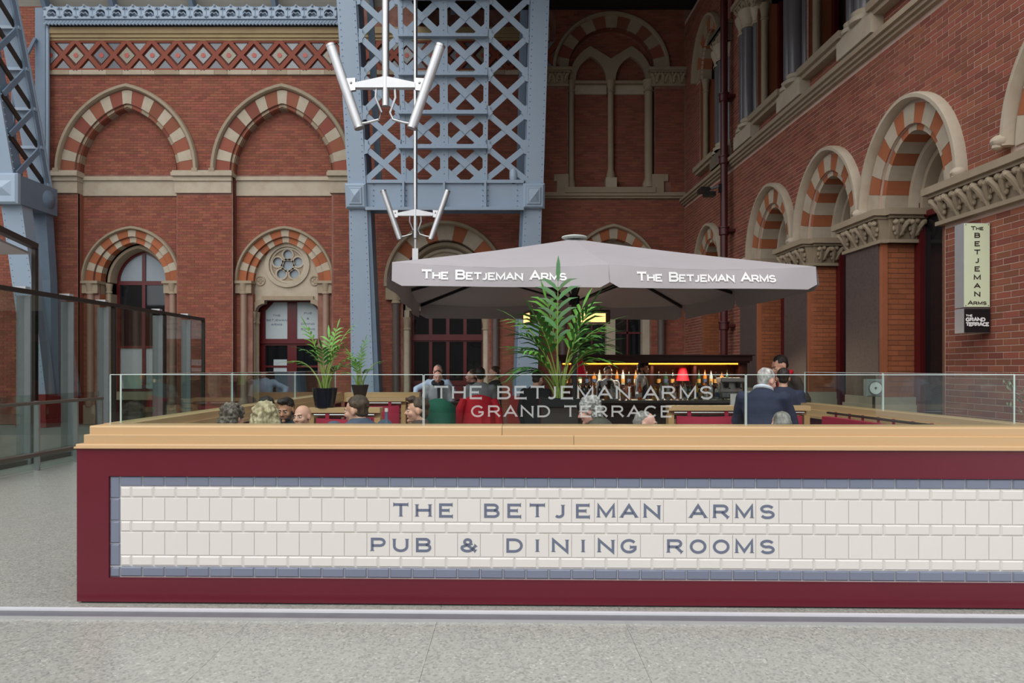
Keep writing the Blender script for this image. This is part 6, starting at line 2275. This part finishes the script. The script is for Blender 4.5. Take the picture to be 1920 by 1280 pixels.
        for s in (-1, 1):
            Tm.cap((s * .085, -.03, hz - .02), (s * .11, -.42, hz - .02), .082, .064, 12); Tm.cap((s * .11, -.42, hz - .02), (s * .11, -.40, fz + .10), .062, .046, 12)
        ft = [(s * .11, -.44) for s in (-1, 1)]
    mesh_obj(remesh(Tm, .018, 2), 'trousers', trousers, P)
    for fx, fy in ft:
        m = MB(); m.ball((fx, fy - .04, fz + .045), (.045, .125, .045), 10); m.ball((fx, fy + .03, fz + .07), (.042, .06, .055), 8); m.build('shoe', shoe_m, P, True)
    # hair
    if hair:
        h = XF(); h.T = Hm
        disp = (.006, 30)
        if hair == 'short':
            h.ball((0, .028, .046), (.0795, .095, .084), 18); h.ball((0, .050, -.012), (.063, .058, .06), 14)
        elif hair == 'quiff':
            h.ball((0, .028, .046), (.0795, .095, .084), 18); h.ball((0, .055, -.02), (.066, .062, .07), 14); h.ball((0, -.045, .105), (.06, .05, .034), 12); disp = (.008, 24)
        elif hair == 'curly':
            h.ball((0, .03, .045), (.098, .108, .098), 18); h.ball((0, .06, -.03), (.088, .075, .085), 14); disp = (.022, 42)
        elif hair == 'wavy':
            h.ball((0, .026, .042), (.092, .106, .096), 18)
            for s in (-1, 1):
                h.cap((s * .07, .02, .0), (s * .095, .03, -.15), .05, .045, 12)
            h.cap((0, .07, 0), (0, .085, -.17), .07, .06, 12); disp = (.016, 30)
        elif hair == 'bun':
            h.ball((0, .026, .040), (.083, .098, .090), 18); h.ball((0, .055, -.02), (.068, .064, .07), 14)
            for s in (-1, 1): h.cap((s * .072, .02, .0), (s * .08, .03, -.12), .028, .022, 10)
        elif hair == 'thin':
            h.ball((0, .05, .012), (.080, .078, .07), 16); h.ball((0, .058, -.025), (.068, .060, .06), 14)
            h.ball((0, .03, .05), (.074, .088, .072), 14); disp = (.005, 34)
        mesh_obj(remesh(h, .0085 if near else .012, 1, .4, disp), 'hair', hm, P)
    # face
    for s in (-1, 1):
        m = XF(); m.T = Hm; m.ball((s * .031, -.081, .0), (.0145, .0115, .0085), 10); e = m.build('eye', eye_w, P, True)
        m = XF(); m.T = Hm; m.ball((s * .031, -.0895, .0), (.0068, .0045, .0068), 8); m.build('iris', eye_d, e, True)
        m = XF(); m.T = Hm; m.cap((s * .015, -.096, .021), (s * .047, -.082, .022), .0045, .0035, 6); m.build('eyebrow', hm if hair else H_brown, P, True)
    m = XF(); m.T = Hm; m.cap((-.02, -.0945, -.064), (.02, -.0945, -.064), .0055, .0055, 6); m.build('mouth', lip_m, P, True)
    if beard:
        m = XF(); m.T = Hm; m.ball((0, -.040, -.082), (.047, .046, .036), 14); m.cap((-.028, -.094, -.050), (.028, -.094, -.050), .006, .006, 6)
        for s in (-1, 1): m.cap((s * .064, -.01, -.02), (s * .05, -.045, -.08), .014, .02, 8)
        mesh_obj(remesh(m, .008, 1, .4, (.003, 40)), 'beard', beard, P)
    if collar:
        m = XF(); m.T = U
        m.tube([(.075 * cos(a), .018 + .072 * sin(a), sh + .055 + .02 * sin(a)) for a in [2 * pi * i / 18 for i in range(19)]], .02, 8)
        m.build('collar', collar, P, True)
    if scarf:
        m = XF(); m.T = U
        m.tube([(.082 * cos(a), .01 + .085 * sin(a), sh + .065 + .01 * sin(3 * a)) for a in [2 * pi * i / 18 for i in range(19)]], .034, 10)
        m.cap((.02, -.10, sh + .04), (.035, -.15, sh - .26), .04, .045, 10)
        mesh_obj(remesh(m, .014, 2), 'scarf', scarf, P)
    if vest:
        m = XF(); m.T = U
        m.loft([((0, .0, hz - .02), .175 * q, .14 * q, 0), ((0, .0, hz + .22), .168 * q, .123 * q, 0), ((0, .005, sh - .14), .176 * q, .128 * q, 0), ((0, .012, sh - .03), .14, .113, 0), ((0, .018, sh + .03), .10, .09, 0)], 20)
        mesh_obj(remesh(m, .018, 2), 'waistcoat', vest, P)
    return P
def X(px, Y): return (px - CX) / F * Y
def Z(py, Y): return EYE + (HY - py) / F * Y

navy = cloth('navy_suit', '#2d3148'); slate = cloth('slate_suit', '#4b5468'); olive_c = cloth('olive', '#4c4a40'); black_c = cloth('black', '#1b1b20')
white_c = cloth('white_shirt', '#d5d8e2'); paleblue = cloth('pale_blue_shirt', '#b9c6e0'); grey_c = cloth('grey_wool', '#a3a5ab'); brown_c = cloth('dark_brown', '#453a36')
check = cloth('grey_check', '#6a6660')

# nearest group on the left
person('person with curly grey brown hair seen from behind, leftmost at near table', X(437, 5.95), 5.95, 160, Z(755, 5.95), hair='curly', hm=H_curl, jacket=check, hpitch=10)
person('woman with wavy blonde hair seen from behind at near table', X(500, 5.35), 5.35, 172, Z(751, 5.35), hair='wavy', hm=H_blonde, jacket=black_c, skin=skin_c, hpitch=8)
person('person with straight dark hair behind blonde woman, face hidden', X(497, 7.7), 7.7, -80, Z(741, 7.7), hair='bun', hm=H_dark, jacket=brown_c, skin=skin_b, hpitch=16)
person('young man with black hair and beard looking down between blonde woman and bald man', X(536, 6.95), 6.95, -12, Z(743, 6.95), hair='quiff', hm=H_dark, jacket=cloth('dark_teal', '#2f3d45'), skin=skin_b, beard=H_dark, hpitch=12, hyaw=6, lean=6)
person('smiling bald man facing the front glass at near table', X(567, 6.35), 6.35, -18, Z(757, 6.35), hair=None, jacket=black_c, skin=skin_a, hpitch=0, roll=-4, lean=4)
person('man in slate grey suit seen from behind turning left', X(668, 5.95), 5.95, 205, Z(738, 5.95), hair='short', hm=H_brown, jacket=slate, hyaw=45, hpitch=8, bulk=1.25, neck=.05)
person('dark haired man in profile facing left in front of green chair', X(782, 6.5), 6.5, -92, Z(742, 6.5), hair='quiff', hm=H_brown, jacket=brown_c, hyaw=8, hpitch=2, neck=.025, bulk=1.1)
# people at the high table
person('balding man in pale blue shirt leaning with one hand on oak ledge', X(820, 12.15), 12.15, -14, Z(682, 12.15), stand=True, hair='thin', hm=H_grey, jacket=paleblue, jname='shirt', near=False, lean=10, skin=skin_c,
       arms={'le': (-.40, -.12, 1.25), 'lh': (-.34, -.34, 1.06), 're': (.30, -.1, 1.2), 'rh': (.22, -.3, 1.1)})
person('man in light grey jacket and dark scarf facing the front glass at high table', X(821, 11.55), 11.55, 6, Z(692, 11.55), seat=.74, hair='thin', hm=H_brown, jacket=grey_c, near=False, scarf=cloth('dark_scarf', '#23242b'), skin=skin_c, lean=8, hpitch=8)
person('person in grey top seen from behind on tall chair with red coat', X(901, 10.25), 10.25, 178, Z(687, 10.25), seat=.78, hair='short', hm=H_dark, jacket=cloth('grey_hoodie', '#85868a'), jname='hooded_top', near=False, skin=skin_b)
person('man in dark jacket at high table right of red coat', X(926, 11.75), 11.75, -70, Z(685, 11.75), seat=.76, hair='short', hm=H_brown, jacket=black_c, near=False, hyaw=-10)
person('pale faced person looking left behind high table', X(884, 12.3), 12.3, -75, Z(691, 12.3), seat=.74, hair='short', hm=H_brown, jacket=black_c, near=False, skin=skin_c)
person('person in black standing with bowed head left of tall palm', X(1008, 9.6), 9.6, 150, Z(694, 9.6), stand=True, hair='short', hm=H_dark, jacket=black_c, near=False, hpitch=14)
# right of the palm
person('man with wavy grey hair and olive jacket seen from behind', X(1104, 6.6), 6.6, -104, Z(743, 6.6), hair='curly', hm=H_silver, jacket=olive_c, hyaw=0, hpitch=12, lean=30, skin=skin_c, neck=.03, bulk=1.15)
person('man with short grey hair in profile facing right low behind oak rail', X(1212, 5.8), 5.8, 72, Z(767, 5.8), hair='thin', hm=H_grey, jacket=black_c, hpitch=4, skin=skin_c)
person('bartender in white shirt and dark waistcoat facing right behind bar', X(1206, 12.75), 12.75, 72, Z(678, 12.75), stand=True, hair='quiff', hm=H_dark, jacket=white_c, jname='shirt', near=False, vest=cloth('waistcoat', '#343848'), beard=H_dark, skin=skin_b, hpitch=6)
person('dark haired barman with pale collar left of bartender, far behind bar', X(1141, 13.0), 13.0, 20, Z(686, 13.0), stand=True, hair='short', hm=H_dark, jacket=white_c, jname='shirt', near=False, vest=black_c, skin=skin_b)
person('older grey haired man in navy suit standing with his back to the front glass', X(1438, 6.6), 6.6, 148, Z(688, 6.6), stand=True, hair='short', hm=H_silver, jacket=navy, hyaw=-25, hpitch=16, lean=12, neck=.025, collar=white_c, bulk=1.06, skin=skin_c,
       arms={'le': (-.26, -.16, 1.10), 'lh': (-.03, -.34, 1.06), 're': (.27, -.18, 1.10), 'rh': (.06, -.36, 1.08)})
person('man with cropped grey hair seen from behind, lowest in front of navy suit', X(1464, 5.55), 5.55, 176, Z(767, 5.55), hair='thin', hm=H_grey, jacket=black_c, skin=skin_c)
person('person in dark brown jacket bending left behind navy suited man', X(1462, 8.9), 8.9, -80, Z(664, 8.9), stand=True, hair='short', hm=H_dark, jacket=brown_c, near=False, lean=22, hpitch=18, bulk=1.1, scarf=red_m)
person('dark haired person half hidden behind navy suited man', X(1468, 8.0), 8.0, 165, Z(688, 8.0), stand=True, hair='short', hm=H_dark, jacket=navy, near=False)
for lab_, a, b, c, d in (('crimson bench along inside of front barrier at left', -2.55, -1.5, 5.3, 5.75), ('crimson bench where bearded and bald men sit', -2.85, -1.55, 6.0, 6.85)):
    pass
